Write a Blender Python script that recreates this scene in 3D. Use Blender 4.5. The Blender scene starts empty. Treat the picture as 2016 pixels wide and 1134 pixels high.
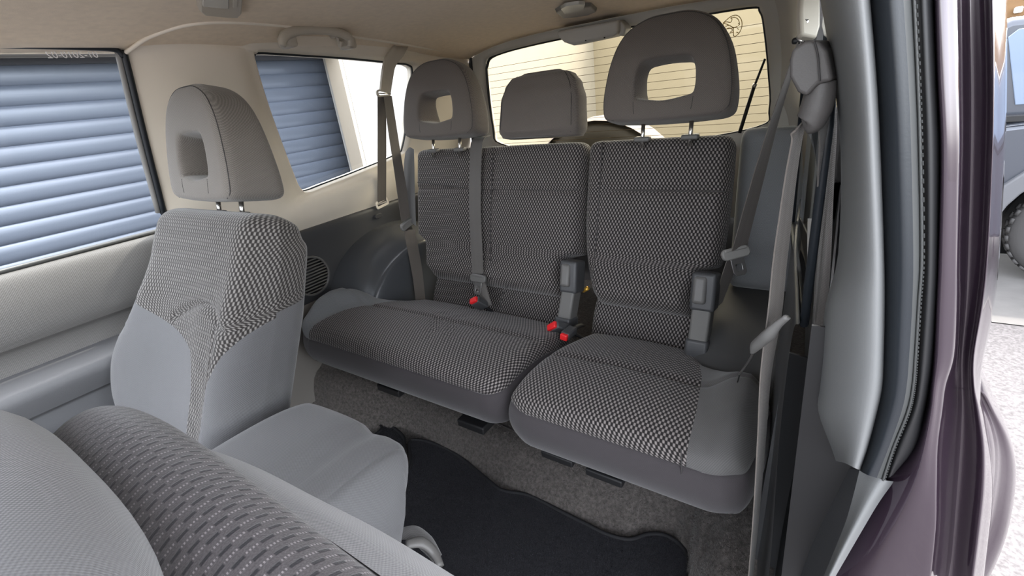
import bpy, bmesh, math, random
from mathutils import Vector, Matrix, noise
random.seed(7)
sc = bpy.context.scene
col = sc.collection

# ------------------------------------------------------------------ camera
# X: towards the open door side, Y: towards the rear of the car, Z: up.
# z = 0 is the rear footwell floor, the street lies at z = GROUND.
F = 911.0
YAW, PIT, ROL = 0.63424, -0.3972, -0.12493
CAM = Vector((0.68, 0.0, 1.0))
GROUND = -0.62
_cy, _sy, _cp, _sp = math.cos(YAW), math.sin(YAW), math.cos(PIT), math.sin(PIT)
_f = Vector((-_sy*_cp, _cy*_cp, _sp)); _r = Vector((_cy, _sy, 0)); _u = _r.cross(_f)
RIGHT = math.cos(ROL)*_r + math.sin(ROL)*_u
UP = -math.sin(ROL)*_r + math.cos(ROL)*_u
FWD = _f
cd = bpy.data.cameras.new('camera'); cam = bpy.data.objects.new('camera', cd); col.objects.link(cam)
cd.sensor_width = 36.0; cd.lens = 36.0*F/2016.0; cd.clip_start = 0.01; cd.clip_end = 200
cam.matrix_world = Matrix((
    (RIGHT.x, UP.x, -FWD.x, CAM.x), (RIGHT.y, UP.y, -FWD.y, CAM.y),
    (RIGHT.z, UP.z, -FWD.z, CAM.z), (0, 0, 0, 1)))
sc.camera = cam

# ------------------------------------------------------------------ world, sun, exposure
world = bpy.data.worlds.new('world'); sc.world = world; world.use_nodes = True
wn = world.node_tree; wn.nodes.clear()
wo = wn.nodes.new('ShaderNodeOutputWorld'); wb = wn.nodes.new('ShaderNodeBackground')
sky = wn.nodes.new('ShaderNodeTexSky'); sky.sky_type = 'NISHITA'; sky.sun_disc = False
sky.sun_elevation = math.radians(58); sky.sun_rotation = math.radians(11)
sky.air_density = 0.9; sky.dust_density = 3.0; sky.ozone_density = 0.6
wb.inputs['Strength'].default_value = 0.42
hs = wn.nodes.new('ShaderNodeHueSaturation'); hs.inputs['Saturation'].default_value = 0.25
wn.links.new(sky.outputs[0], hs.inputs['Color']); wn.links.new(hs.outputs[0], wb.inputs[0]); wn.links.new(wb.outputs[0], wo.inputs[0])
sd = bpy.data.lights.new('sun', 'SUN'); sun = bpy.data.objects.new('sun', sd); col.objects.link(sun)
sd.energy = 1.5; sd.angle = math.radians(1.0); sd.color = (1.0, 0.93, 0.82)
sun.rotation_euler = Vector((-0.12, -0.60, -1.3)).to_track_quat('-Z', 'Y').to_euler()
vs = sc.view_settings
vs.view_transform = 'Standard'; vs.look = 'None'; vs.gamma = 1.0; vs.use_curve_mapping = False
vs.exposure = 2.38

# ------------------------------------------------------------------ helpers
def V(*a): return Vector(a)
def ray(px, py):
    return RIGHT*((px-1008.0)/F) - UP*((py-567.0)/F) + FWD
def at(px, py, x=None, y=None, z=None, pl=None):
    """world point seen at pixel, on the plane x=, y=, z= or pl=(nx,ny,nz,d)"""
    d = ray(px, py)
    if pl is not None:
        n = Vector(pl[:3]); t = (pl[3]-n.dot(CAM))/n.dot(d)
    elif x is not None: t = (x-CAM.x)/d.x
    elif y is not None: t = (y-CAM.y)/d.y
    else: t = (z-CAM.z)/d.z
    return CAM + d*t
WALLX, LEAN, BELT = -0.78, 0.27, 0.75
WL = (1, 0, -LEAN, WALLX-LEAN*BELT)            # left side glass plane
def atw(px, py, off=0.0):
    return at(px, py, pl=(1, 0, -LEAN, WALLX-LEAN*BELT+off))

def cr(p0, p1, p2, p3, t):
    return 0.5*((2*p1)+(-p0+p2)*t+(2*p0-5*p1+4*p2-p3)*t*t+(-p0+3*p1-3*p2+p3)*t*t*t)
def spline(pts, n, closed=False):
    """Catmull-Rom resample, n samples per span"""
    pts = [Vector(p) for p in pts]; m = len(pts); out = []
    if closed:
        for i in range(m):
            for k in range(n):
                out.append(cr(pts[(i-1) % m], pts[i], pts[(i+1) % m], pts[(i+2) % m], k/n))
    else:
        for i in range(m-1):
            a = pts[i-1] if i > 0 else pts[0]*2-pts[1]
            b = pts[i+2] if i+2 < m else pts[-1]*2-pts[-2]
            for k in range(n): out.append(cr(a, pts[i], pts[i+1], b, k/n))
        out.append(pts[-1].copy())
    return out
def lerp(a, b, t): return a+(b-a)*t
def interp(tab, t):
    """tab: [(t, v)...] smooth monotone piecewise interpolation"""
    if t <= tab[0][0]: return tab[0][1]
    for (a, va), (b, vb) in zip(tab, tab[1:]):
        if t <= b:
            k = (t-a)/(b-a) if b > a else 1.0
            k = k*k*(3-2*k)
            return va+(vb-va)*k
    return tab[-1][1]
def lin(tab, t):
    if t <= tab[0][0]: return tab[0][1]
    for (a, va), (b, vb) in zip(tab, tab[1:]):
        if t <= b: return va+(vb-va)*(t-a)/(b-a)
    return tab[-1][1]

def wloc(o):
    p = Vector((0, 0, 0))
    while o is not None: p += o.location; o = o.parent
    return p
def mk(name, verts, faces, m, parent=None, uv=None, smooth=True, bevel=0.0, seg=2, sub=0, auto=None, solid=0.0):
    off = wloc(parent) if parent else Vector((0, 0, 0))
    me = bpy.data.meshes.new(name)
    me.from_pydata([tuple(Vector(v)-off) for v in verts], [], faces)
    me.validate(clean_customdata=False)
    if uv is not None:
        l = me.uv_layers.new(name='UVMap')
        for lp in me.loops: l.data[lp.index].uv = uv[lp.vertex_index]
    for p in me.polygons: p.use_smooth = smooth
    me.materials.append(m)
    o = bpy.data.objects.new(name, me); col.objects.link(o)
    if parent: o.parent = parent
    if solid:
        s = o.modifiers.new('s', 'SOLIDIFY'); s.thickness = solid; s.offset = 0
    if bevel:
        b = o.modifiers.new('b', 'BEVEL'); b.width = bevel; b.segments = seg; b.limit_method = 'ANGLE'; b.angle_limit = math.radians(40)
    if sub:
        s = o.modifiers.new('u', 'SUBSURF'); s.levels = sub; s.render_levels = sub
    if smooth and (bevel or auto):
        try: me.set_sharp_from_angle(angle=math.radians(auto or 45))
        except Exception: pass
    return o
def thing(name, label, cat, loc=(0, 0, 0), group=None, kind=None):
    o = bpy.data.objects.new(name, None); col.objects.link(o); o.location = loc
    o.empty_display_size = 0.05
    return tag(o, label, cat, group, kind)
def tag(o, label=None, cat=None, group=None, kind=None):
    if label: o['label'] = label
    if cat: o['category'] = cat
    if group: o['group'] = group
    if kind: o['kind'] = kind
    return o
def struct(o, label=None):
    o['kind'] = 'structure'
    if label: o['label'] = label
    return o

def grid(rows, closed_u=False, closed_v=False):
    nv, nu = len(rows), len(rows[0]); verts = [p for r in rows for p in r]; faces = []
    for j in range(nv if closed_v else nv-1):
        j2 = (j+1) % nv
        for i in range(nu if closed_u else nu-1):
            i2 = (i+1) % nu
            faces.append((j*nu+i, j*nu+i2, j2*nu+i2, j2*nu+i))
    uv = []; vacc = 0.0
    for j in range(nv):
        if j: vacc += (rows[j][nu//2]-rows[j-1][nu//2]).length
        c = nu//2; acc = [0.0]*nu
        for i in range(c+1, nu): acc[i] = acc[i-1]+(rows[j][i]-rows[j][i-1]).length
        for i in range(c-1, -1, -1): acc[i] = acc[i+1]-(rows[j][i+1]-rows[j][i]).length
        for i in range(nu): uv.append((acc[i], vacc))
    return verts, faces, uv
def sheet(name, rows, m, parent=None, nv=1, nu=1, closed_u=False, **kw):
    """smooth surface through control rows"""
    R = [[Vector(p) for p in r] for r in rows]
    if nu > 1: R = [spline(r, nu, closed_u) for r in R]
    if nv > 1:
        cols = [spline([r[i] for r in R], nv) for i in range(len(R[0]))]
        R = [[c[j] for c in cols] for j in range(len(cols[0]))]
    v, f, uv = grid(R, closed_u)
    return mk(name, v, f, m, parent, uv=uv, **kw)

def slab(parent, rows, segs, assign, relief=None, re=0.03, ends=(0.04, 0.04), inset=(0.02, 0.02),
         nrow=40, m=2.4, nback=9, shear=None, esq=2.4):
    """upholstered pad. rows: [(t, xl, xr, y, z, h)]; front surface path (y,z), half thickness h.
    segs: [(count, breakfn)] break positions in x as a function of t (last one None).
    assign(side, seg, t, x) -> (part name, material)."""
    tabs = [[(r[0], r[k]) for r in rows] for k in range(1, 6)]
    path = lambda t: Vector((0, lin_s(tabs[2], t), lin_s(tabs[3], t)))
    N = 200; L = [0.0]
    for i in range(1, N+1): L.append(L[-1]+(path(i/N)-path((i-1)/N)).length)
    tot = L[-1]
    ts = set()
    for k in range(nrow+1): ts.add(k/nrow)
    for e, sgn in ((ends[0]/tot, 0), (ends[1]/tot, 1)):
        for k in range(11):
            q = e*(1-math.cos(k/10*math.pi/2)); ts.add(q if sgn == 0 else 1-q)
    ts = sorted(ts); R = []; info = []
    for t in ts:
        i = min(int(t*N), N-1); s = L[i]+(L[i+1]-L[i])*(t*N-i)
        d = 1e-3; T = (path(min(1, t+d))-path(max(0, t-d))).normalized()
        out = Vector((0, -T.z, T.y))
        def kf(dist, r): 
            if r <= 0 or dist >= r: return 1.0
            return max(0.0, 1-(1-dist/r)**esq)**(1/esq)
        k0, k1 = kf(s, ends[0]), kf(tot-s, ends[1]); k = min(k0, k1)
        ins = inset[0]*(1-k0)+inset[1]*(1-k1)
        xl, xr = lin_s(tabs[0], t)+ins, lin_s(tabs[1], t)-ins
        h0 = lin_s(tabs[4], t); h = h0*max(k, 0.02)
        base = path(t)-out*h0
        bks = [xl]+[min(max(b(t), xl), xr) for n, b in segs[:-1]]+[xr]
        fr = []
        for q, (n, b) in enumerate(segs):
            a, c = bks[q], bks[q+1]
            for i2 in range(n):
                f = i2/n
                if len(segs) == 1: f = 0.5-0.5*math.cos(f*math.pi)
                elif q == 0: f = 1-math.cos(f*math.pi/2)
                elif q == len(segs)-1: f = math.sin(f*math.pi/2)
                fr.append((a+(c-a)*f, q))
        fr.append((xr, len(segs)-1))
        bk = [(xr-(xr-xl)*(0.5-0.5*math.cos(i2/nback*math.pi)), -1) for i2 in range(1, nback)]
        row = []
        for x, q in fr+bk:
            de = min(x-xl, xr-x)
            g = max(0.0, 1-(1-de/re)**m)**(1/m) if de < re else 1.0
            if q >= 0:
                rel = relief(x, t)*min(1, de/re)*k if relief else 0.0
                p = base+out*(h*g+rel)
            else: p = base-out*(h*g)
            p = Vector((x, p.y, p.z))
            if shear: p = p+T*(shear(t)*(h0-(p-base).dot(out)))
            row.append(p)
        R.append(row)
    nf = len(fr); tot_c = nf+len(bk)
    verts, faces, uv = grid(R, closed_u=True)
    seg_of = [q for x, q in fr]
    parts = {}
    nu = tot_c
    for idx, f in enumerate(faces):
        j, i = divmod(idx, nu)
        tm = 0.5*(ts[j]+ts[j+1])
        if i < nf-1: key = assign('f', seg_of[i], tm, 0.25*sum(verts[v].x for v in f))
        else: key = assign('b', -1, tm, 0.25*sum(verts[v].x for v in f))
        parts.setdefault(key[0], [key[1], []])[1].append(f)
    capk0 = assign('b', -1, 0.0, 0); capk1 = assign('b', -1, 1.0, 0)
    parts.setdefault(capk0[0], [capk0[1], []])[1].append(tuple(range(nu)))
    parts.setdefault(capk1[0], [capk1[1], []])[1].append(tuple((len(ts)-1)*nu+i for i in range(nu-1, -1, -1)))
    res = {'_outline': [R[j][0] for j in range(len(R)-1, 0, -1)]+R[0][:nf]+[R[j][nf-1] for j in range(1, len(R))]}
    for nme, (mt, fs) in parts.items():
        used = sorted({v for f in fs for v in f}); mp = {v: i for i, v in enumerate(used)}
        res[nme] = mk(nme.split('#')[0], [verts[v] for v in used], [tuple(mp[v] for v in f) for f in fs], mt, parent,
                      uv=[uv[v] for v in used])
    return res
def skirt(parent, outline, zb, m, name='cushion_skirt', bulge=.010, tuck=.03, z0=0.0):
    """upholstered front and sides below a cushion's seam line"""
    c = sum(outline, Vector((0, 0, 0)))/len(outline); K = len(outline); N_ = []
    for i in range(K):
        a, b = outline[max(0, i-3)], outline[min(K-1, i+3)]; d = b-a; n = Vector((d.y, -d.x, 0))
        if n.length < 1e-6: n = outline[i]-c; n.z = 0
        n.normalize(); N_.append(n if n.dot(outline[i]-c) > -.02 else -n)
    N2 = [sum(N_[max(0, i-4):i+5], Vector((0, 0, 0))).normalized() for i in range(K)]
    rows = []
    for u, off in ((0, -.004), (.08, .004), (.3, bulge), (.55, bulge*.9), (.8, 0), (.93, -tuck*.35), (1.0, -tuck)):
        rows.append([Vector((p.x, p.y, p.z+z0+(zb-p.z-z0)*u))+n*off for p, n in zip(outline, N2)])
    cols = [spline([r[i] for r in rows], 3) for i in range(K)]
    rows = [[cc[j] for cc in cols] for j in range(len(cols[0]))]
    v, f, uv = grid(rows)
    return mk(name, v, f, m, parent, uv=uv)
def lin_s(tab, t):
    """Catmull-Rom through non-uniform table"""
    if t <= tab[0][0]: return tab[0][1]
    if t >= tab[-1][0]: return tab[-1][1]
    for i in range(len(tab)-1):
        if t <= tab[i+1][0]:
            (a, va), (b, vb) = tab[i], tab[i+1]
            k = (t-a)/(b-a)
            ma = (vb-tab[i-1][1])/(b-tab[i-1][0]) if i > 0 else (vb-va)/(b-a)
            mb = (tab[i+2][1]-va)/(tab[i+2][0]-a) if i+2 < len(tab) else (vb-va)/(b-a)
            ma *= (b-a); mb *= (b-a)
            k2, k3 = k*k, k*k*k
            return (2*k3-3*k2+1)*va+(k3-2*k2+k)*ma+(-2*k3+3*k2)*vb+(k3-k2)*mb
    return tab[-1][1]

def tube(name, pts, r, m, parent=None, n=10, sm=6, cap=True, flat=1.0, up=None):
    P = spline(pts, sm) if sm > 1 else [Vector(p) for p in pts]
    K = len(P); rows = []
    nrm = None
    for i, p in enumerate(P):
        T = (P[min(i+1, K-1)]-P[max(i-1, 0)]).normalized()
        if up is not None: nrm = Vector(up)-T*T.dot(Vector(up))
        elif nrm is None:
            a = Vector((0, 0, 1)) if abs(T.z) < 0.9 else Vector((1, 0, 0)); nrm = a-T*T.dot(a)
        else: nrm = nrm-T*T.dot(nrm)
        nrm.normalize(); b = T.cross(nrm)
        rr = lin([(k/(len(r)-1), v) for k, v in enumerate(r)], i/(K-1)) if isinstance(r, (list, tuple)) else r
        rows.append([p+nrm*(rr*flat*math.cos(2*math.pi*k/n))+b*(rr*math.sin(2*math.pi*k/n)) for k in range(n)])
    v, f, uv = grid(rows, closed_u=True)
    if cap: f += [tuple(range(n-1, -1, -1)), tuple((K-1)*n+k for k in range(n))]
    return mk(name, v, f, m, parent, uv=uv)
def ribbon(name, pts, dirs, w, m, parent=None, th=0.0016, sm=8):
    """strap: pts centre line, dirs width direction at each control point"""
    P = spline(pts, sm); D = spline(dirs, sm); K = len(P); rows = []
    for i, p in enumerate(P):
        T = (P[min(i+1, K-1)]-P[max(i-1, 0)]).normalized(); d = D[i]-T*T.dot(D[i]); d.normalize(); n = T.cross(d)
        ww = lin([(k/(len(w)-1), x) for k, x in enumerate(w)], i/(K-1)) if isinstance(w, (list, tuple)) else w
        row = []
        for a, b in ((-.5, 1), (-.42, 1.0), (-.3, .55), (-.1, .55), (0, .9), (.1, .55), (.3, .55), (.42, 1), (.5, 1), (.5, -1), (0, -1), (-.5, -1)):
            row.append(p+d*(a*ww)+n*(b*th*0.5))
        rows.append(row)
    v, f, uv = grid(rows, closed_u=True); n = 12
    f += [tuple(range(n-1, -1, -1)), tuple((K-1)*n+k for k in range(n))]
    return mk(name, v, f, m, parent, uv=uv, auto=50)
def frame(o, ex, ey):
    ex = Vector(ex).normalized(); ez = ex.cross(Vector(ey)).normalized(); ey = ez.cross(ex)
    return lambda a, b, c=0.0: Vector(o)+ex*a+ey*b+ez*c
def prism(name, outline, th, m, parent=None, fr=None, bevel=0.004, seg=2, holes=None, smooth=True):
    """outline (a,b) list extruded by +-th/2 along the frame normal"""
    n = len(outline)
    v = [fr(a, b, -th/2) for a, b in outline]+[fr(a, b, th/2) for a, b in outline]
    f = [tuple(range(n-1, -1, -1)), tuple(range(n, 2*n))]+[(i, (i+1) % n, n+(i+1) % n, n+i) for i in range(n)]
    return mk(name, v, f, m, parent, bevel=bevel, seg=seg, smooth=smooth)
def box(name, c, s, m, parent=None, bevel=0.006, seg=3, rot=None, taper=None):
    c = Vector(c); hx, hy, hz = s[0]/2, s[1]/2, s[2]/2; v = []
    for z in (-1, 1):
        for y in (-1, 1):
            for x in (-1, 1):
                k = taper if (taper and z > 0) else 1.0
                p = Vector((x*hx*k, y*hy*k, z*hz))
                if rot is not None: p = rot @ p
                v.append(c+p)
    f = [(0, 2, 3, 1), (4, 5, 7, 6), (0, 1, 5, 4), (2, 6, 7, 3), (0, 4, 6, 2), (1, 3, 7, 5)]
    return mk(name, v, f, m, parent, bevel=bevel, seg=seg)
def ringband(name, outer, inner, th, m, parent=None, fr=None, n=6, bevel=0.003):
    """flat ring between two matched closed outlines (a,b), thickness th"""
    O = spline([Vector((a, b, 0)) for a, b in outer], n, True); I = spline([Vector((a, b, 0)) for a, b in inner], n, True)
    K = len(O); rows = []
    for k in range(K):
        o, i = O[k], I[k]
        rows.append([fr(o.x, o.y, -th/2), fr(o.x, o.y, th/2), fr(i.x, i.y, th/2), fr(i.x, i.y, -th/2)])
    v, f, uv = grid(rows, closed_u=True, closed_v=True)
    return mk(name, v, f, m, parent, uv=uv, bevel=bevel, auto=45)
def rrect(w, h, r, n=4, cx=0, cy=0):
    o = []
    for sx, sy, a0 in ((1, 1, 0), (-1, 1, 90), (-1, -1, 180), (1, -1, 270)):
        for k in range(n+1):
            a = math.radians(a0+90*k/n); o.append((cx+sx*(w/2-r)+r*math.cos(a), cy+sy*(h/2-r)+r*math.sin(a)))
    return o
def frx(ux, uy, uz): return Matrix.Rotation(uz, 3, 'Z') @ Matrix.Rotation(uy, 3, 'Y') @ Matrix.Rotation(ux, 3, 'X')

# ------------------------------------------------------------------ materials
def nt(name):
    m = bpy.data.materials.new(name); m.use_nodes = True
    return m, m.node_tree.nodes, m.node_tree.links, m.node_tree.nodes['Principled BSDF']
def mat(name, c, rough=0.6, metal=0.0, spec=0.4, var=0.0, vscale=30, bump=0.0, bscale=400, coat=0.0, sheen=0.0, emit=None, detail=3):
    m, N, L, b = nt(name)
    b.inputs['Base Color'].default_value = (*c, 1); b.inputs['Roughness'].default_value = rough
    b.inputs['Metallic'].default_value = metal; b.inputs['Specular IOR Level'].default_value = spec
    b.inputs['Coat Weight'].default_value = coat; b.inputs['Coat Roughness'].default_value = 0.03
    b.inputs['Sheen Weight'].default_value = sheen; b.inputs['Sheen Roughness'].default_value = 0.4
    tc = N.new('ShaderNodeTexCoord')
    if var:
        n = N.new('ShaderNodeTexNoise'); n.inputs['Scale'].default_value = vscale; n.inputs['Detail'].default_value = detail
        L.new(tc.outputs['Object'], n.inputs['Vector'])
        r = N.new('ShaderNodeValToRGB'); r.color_ramp.elements[0].position = 0.3; r.color_ramp.elements[1].position = 0.7
        r.color_ramp.elements[0].color = (*[x*(1-var) for x in c], 1); r.color_ramp.elements[1].color = (*[min(1, x*(1+var)) for x in c], 1)
        L.new(n.outputs['Fac'], r.inputs['Fac']); L.new(r.outputs['Color'], b.inputs['Base Color'])
    if bump:
        n2 = N.new('ShaderNodeTexNoise'); n2.inputs['Scale'].default_value = bscale; n2.inputs['Detail'].default_value = 2
        L.new(tc.outputs['Object'], n2.inputs['Vector'])
        bp = N.new('ShaderNodeBump'); bp.inputs['Strength'].default_value = bump; bp.inputs['Distance'].default_value = 0.002
        L.new(n2.outputs['Fac'], bp.inputs['Height']); L.new(bp.outputs['Normal'], b.inputs['Normal'])
    if emit:
        b.inputs['Emission Color'].default_value = (*emit[0], 1); b.inputs['Emission Strength'].default_value = emit[1]
    return m
def weave(name, dark, mid, light, a, bb, bump=0.35, rough=0.85, sheen=0.25, lo=-0.35, hi=0.45, skew=0.0):
    """staggered dashes woven in cloth; cell a (across) by bb (along) metres, on the cloth's own UVs"""
    m, N, L, b = nt(name)
    uvn = N.new('ShaderNodeUVMap'); uvn.uv_map = 'UVMap'
    sp = N.new('ShaderNodeSeparateXYZ'); L.new(uvn.outputs['UV'], sp.inputs[0])
    def mth(op, x, y=None):
        n = N.new('ShaderNodeMath'); n.operation = op
        for i, v in enumerate((x, y)):
            if v is None: continue
            if isinstance(v, (int, float)): n.inputs[i].default_value = v
            else: L.new(v, n.inputs[i])
        return n.outputs[0]
    su = mth('SINE', mth('MULTIPLY', sp.outputs['X'], math.pi/a))
    sv = mth('SINE', mth('MULTIPLY', sp.outputs['Y'], math.pi/bb))
    pr = mth('MULTIPLY', su, sv)
    ns = N.new('ShaderNodeTexNoise'); ns.inputs['Scale'].default_value = 900; ns.inputs['Detail'].default_value = 1
    L.new(uvn.outputs['UV'], ns.inputs['Vector'])
    pr2 = mth('ADD', pr, mth('MULTIPLY', mth('SUBTRACT', ns.outputs['Fac'], 0.5), 0.5))
    mr = N.new('ShaderNodeMapRange'); mr.inputs['From Min'].default_value = -1; mr.inputs['From Max'].default_value = 1
    L.new(pr2, mr.inputs['Value'])
    r = N.new('ShaderNodeValToRGB'); cr_ = r.color_ramp
    cr_.elements[0].position = (lo+1)/2; cr_.elements[0].color = (*dark, 1)
    cr_.elements[1].position = (hi+1)/2; cr_.elements[1].color = (*light, 1)
    e = cr_.elements.new((lo+hi)/4+0.5); e.color = (*mid, 1)
    L.new(mr.outputs[0], r.inputs['Fac']); L.new(r.outputs['Color'], b.inputs['Base Color'])
    b.inputs['Roughness'].default_value = rough; b.inputs['Specular IOR Level'].default_value = 0.2
    b.inputs['Sheen Weight'].default_value = sheen; b.inputs['Sheen Roughness'].default_value = 0.45
    bp = N.new('ShaderNodeBump'); bp.inputs['Strength'].default_value = bump; bp.inputs['Distance'].default_value = 0.001
    L.new(pr2, bp.inputs['Height']); L.new(bp.outputs['Normal'], b.inputs['Normal'])
    return m
def dashes(name, dark, base, light, p, q):
    """rows p apart across v; along u each row alternates dark dashes and pale dotted runs of period q"""
    m, N, L, b = nt(name)
    uvn = N.new('ShaderNodeUVMap'); uvn.uv_map = 'UVMap'
    sp = N.new('ShaderNodeSeparateXYZ'); L.new(uvn.outputs['UV'], sp.inputs[0])
    def mth(op, x, y=None, z=None):
        n = N.new('ShaderNodeMath'); n.operation = op
        for i, v in enumerate((x, y, z)):
            if v is None: continue
            if isinstance(v, (int, float)): n.inputs[i].default_value = v
            else: L.new(v, n.inputs[i])
        return n.outputs[0]
    def step(x, lo, hi):
        n = N.new('ShaderNodeMapRange'); n.interpolation_type = 'SMOOTHSTEP'
        n.inputs['From Min'].default_value = lo; n.inputs['From Max'].default_value = hi; L.new(x, n.inputs['Value']); return n.outputs[0]
    vv = mth('DIVIDE', sp.outputs['Y'], p); row = mth('FLOOR', vv); fr = mth('SUBTRACT', vv, row)
    dist = mth('ABSOLUTE', mth('SUBTRACT', fr, .5))
    line = mth('SUBTRACT', 1.0, step(dist, .12, .26))
    uu = mth('ADD', mth('DIVIDE', sp.outputs['X'], q), mth('MULTIPLY', row, .5))
    al = mth('SINE', mth('MULTIPLY', uu, 2*math.pi))
    dk = mth('MULTIPLY', line, step(al, .0, .35))
    dots = step(mth('SINE', mth('MULTIPLY', sp.outputs['X'], 2*math.pi/.0022)), -.3, .4)
    lline = mth('SUBTRACT', 1.0, step(mth('ABSOLUTE', mth('SUBTRACT', fr, .42)), .06, .16))
    lt = mth('MULTIPLY', mth('MULTIPLY', lline, step(mth('MULTIPLY', al, -1.0), -.1, .25)), dots)
    ns = N.new('ShaderNodeTexNoise'); ns.inputs['Scale'].default_value = 700; L.new(uvn.outputs['UV'], ns.inputs['Vector'])
    r = N.new('ShaderNodeValToRGB'); r.color_ramp.elements[0].color = (*[x*.72 for x in base], 1); r.color_ramp.elements[1].color = (*[x*1.28 for x in base], 1)
    r.color_ramp.elements[0].position = .35; r.color_ramp.elements[1].position = .65; L.new(ns.outputs['Fac'], r.inputs['Fac'])
    def mix(f, a, c):
        n = N.new('ShaderNodeMix'); n.data_type = 'RGBA'; L.new(f, n.inputs[0]); L.new(a, n.inputs[6]); n.inputs[7].default_value = (*c, 1); return n.outputs[2]
    c1 = mix(dk, r.outputs['Color'], dark); c2 = mix(lt, c1, light); L.new(c2, b.inputs['Base Color'])
    b.inputs['Roughness'].default_value = .9; b.inputs['Sheen Weight'].default_value = .2; b.inputs['Specular IOR Level'].default_value = .2
    bp = N.new('ShaderNodeBump'); bp.inputs['Strength'].default_value = .4; bp.inputs['Distance'].default_value = .001
    L.new(mth('ADD', mth('SUBTRACT', lt, dk), ns.outputs['Fac']), bp.inputs['Height']); L.new(bp.outputs['Normal'], b.inputs['Normal'])
    return m
def glass(name, tint, fac=0.09):
    m, N, L, b = nt(name); N.remove(b)
    o = N['Material Output']
    t = N.new('ShaderNodeBsdfTransparent'); t.inputs[0].default_value = (*tint, 1)
    g = N.new('ShaderNodeBsdfGlossy'); g.inputs['Roughness'].default_value = 0.02
    lw = N.new('ShaderNodeFresnel'); lw.inputs['IOR'].default_value = 1.3
    mx = N.new('ShaderNodeMixShader'); L.new(lw.outputs[0], mx.inputs[0]); L.new(t.outputs[0], mx.inputs[1]); L.new(g.outputs[0], mx.inputs[2])
    L.new(mx.outputs[0], o.inputs[0]); return m

M = {}
M['pattern'] = weave('woven seat cloth', (.011, .0095, .010), (.046, .040, .039), (.21, .190, .182), .0046, .0074, sheen=.15)
M['pattern_front'] = weave('woven front seat cloth', (.024, .021, .020), (.058, .053, .050), (.19, .18, .168), .0046, .0080)
M['stripe'] = dashes('woven ribbed cloth', (.004, .003, .005), (.040, .035, .037), (.14, .126, .13), .0078, .019)
M['grey_cloth'] = weave('grey knit cloth', (.094, .094, .098), (.110, .110, .114), (.128, .128, .132), .0016, .0016, bump=.25)
M['head_cloth'] = weave('headrest knit cloth', (.098, .085, .076), (.128, .111, .100), (.162, .142, .128), .0018, .0018, bump=.3)
M['head_cloth_front'] = weave('front headrest knit cloth', (.13, .118, .105), (.165, .15, .134), (.20, .182, .163), .0018, .0018, bump=.3)
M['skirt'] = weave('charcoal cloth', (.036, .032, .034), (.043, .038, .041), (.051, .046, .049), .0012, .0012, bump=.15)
M['bolster'] = weave('dim grey cloth', (.075, .073, .072), (.090, .088, .087), (.108, .105, .104), .0018, .0018, bump=.2)
M['seam'] = mat('seam thread', (.045, .042, .042), .8)
M['trim'] = mat('light grey trim plastic', (.78, .71, .60), .55, var=.03, vscale=6, bump=.06, bscale=900)
M['trim_grey'] = mat('grey pillar trim plastic', (.50, .495, .475), .55, var=.03, vscale=5, bump=.08, bscale=900)
M['pillar'] = mat('grey door pillar plastic', (.135, .138, .138), .5, var=.03, vscale=5, bump=.08, bscale=900)
M['pad'] = weave('side pad cloth', (.12, .125, .13), (.145, .15, .155), (.17, .175, .18), .0018, .0018, bump=.2)
M['guide'] = mat('dark padded vinyl', (.075, .070, .068), .5, bump=.1, bscale=600)
M['trim_dark'] = mat('charcoal trim plastic', (.050, .051, .054), .42, bump=.10, bscale=700)
M['arch'] = mat('wheel arch plastic', (.064, .068, .074), .26, bump=.06, bscale=800)
M['door'] = weave('door panel grain', (.105, .102, .098), (.128, .125, .120), (.15, .146, .14), .0022, .0022, bump=.2, sheen=0.0, rough=.6)
M['door_lower'] = mat('door lower plastic', (.115, .117, .123), .5, bump=.15, bscale=700)
M['arch_matt'] = mat('matt wheel house plastic', (.050, .050, .050), .7, spec=.25, bump=.08, bscale=700)
M['liner'] = mat('roof liner felt', (.76, .64, .49), .95, var=.05, vscale=60, bump=.1, bscale=500, sheen=.1)
M['carpet'] = mat('grey carpet pile', (.078, .070, .065), .98, var=.45, vscale=130, bump=1.0, bscale=260, sheen=.3, detail=6)
M['carpet_pile'] = mat('grey carpet fibre', (.10, .088, .080), .95, var=.5, vscale=90, sheen=.2)
M['mat_pile'] = mat('black mat fibre', (.020, .020, .025), .95, var=.6, vscale=300)
M['mat'] = mat('black floor mat pile', (.017, .017, .021), .95, var=.55, vscale=420, bump=.8, bscale=500, sheen=.08, detail=4)
M['mat_edge'] = mat('black mat binding', (.012, .012, .014), .8)
M['black'] = mat('black plastic', (.012, .012, .013), .5)
M['rubber'] = mat('black rubber seal', (.013, .016, .020), .38, bump=.05)
M['rubber2'] = mat('soft rubber lip', (.055, .057, .056), .42)
M['plastic'] = mat('grey plastic', (.115, .112, .108), .45)
M['plastic_mid'] = mat('mid grey plastic', (.20, .195, .185), .45)
M['cream'] = mat('cream plastic', (.46, .42, .35), .42)
M['strap'] = weave('belt webbing', (.11, .098, .088), (.13, .116, .104), (.155, .138, .125), .0016, .0011, bump=.2, sheen=.1, rough=.55)
M['strap_dark'] = weave('dark belt webbing', (.085, .079, .075), (.10, .093, .088), (.12, .112, .106), .0016, .0011, bump=.2, sheen=.1, rough=.55)
M['red'] = mat('red button', (.62, .018, .022), .35)
M['chrome'] = mat('bright metal', (.72, .70, .66), .22, metal=1.0)
M['steel'] = mat('dull steel', (.42, .41, .40), .35, metal=1.0)
M['gold'] = mat('yellow plated clip', (.62, .36, .06), .35, metal=.6)
M['paint'] = mat('dark aubergine paint', (.035, .022, .034), .18, metal=.35, coat=1.0, spec=.6)
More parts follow.
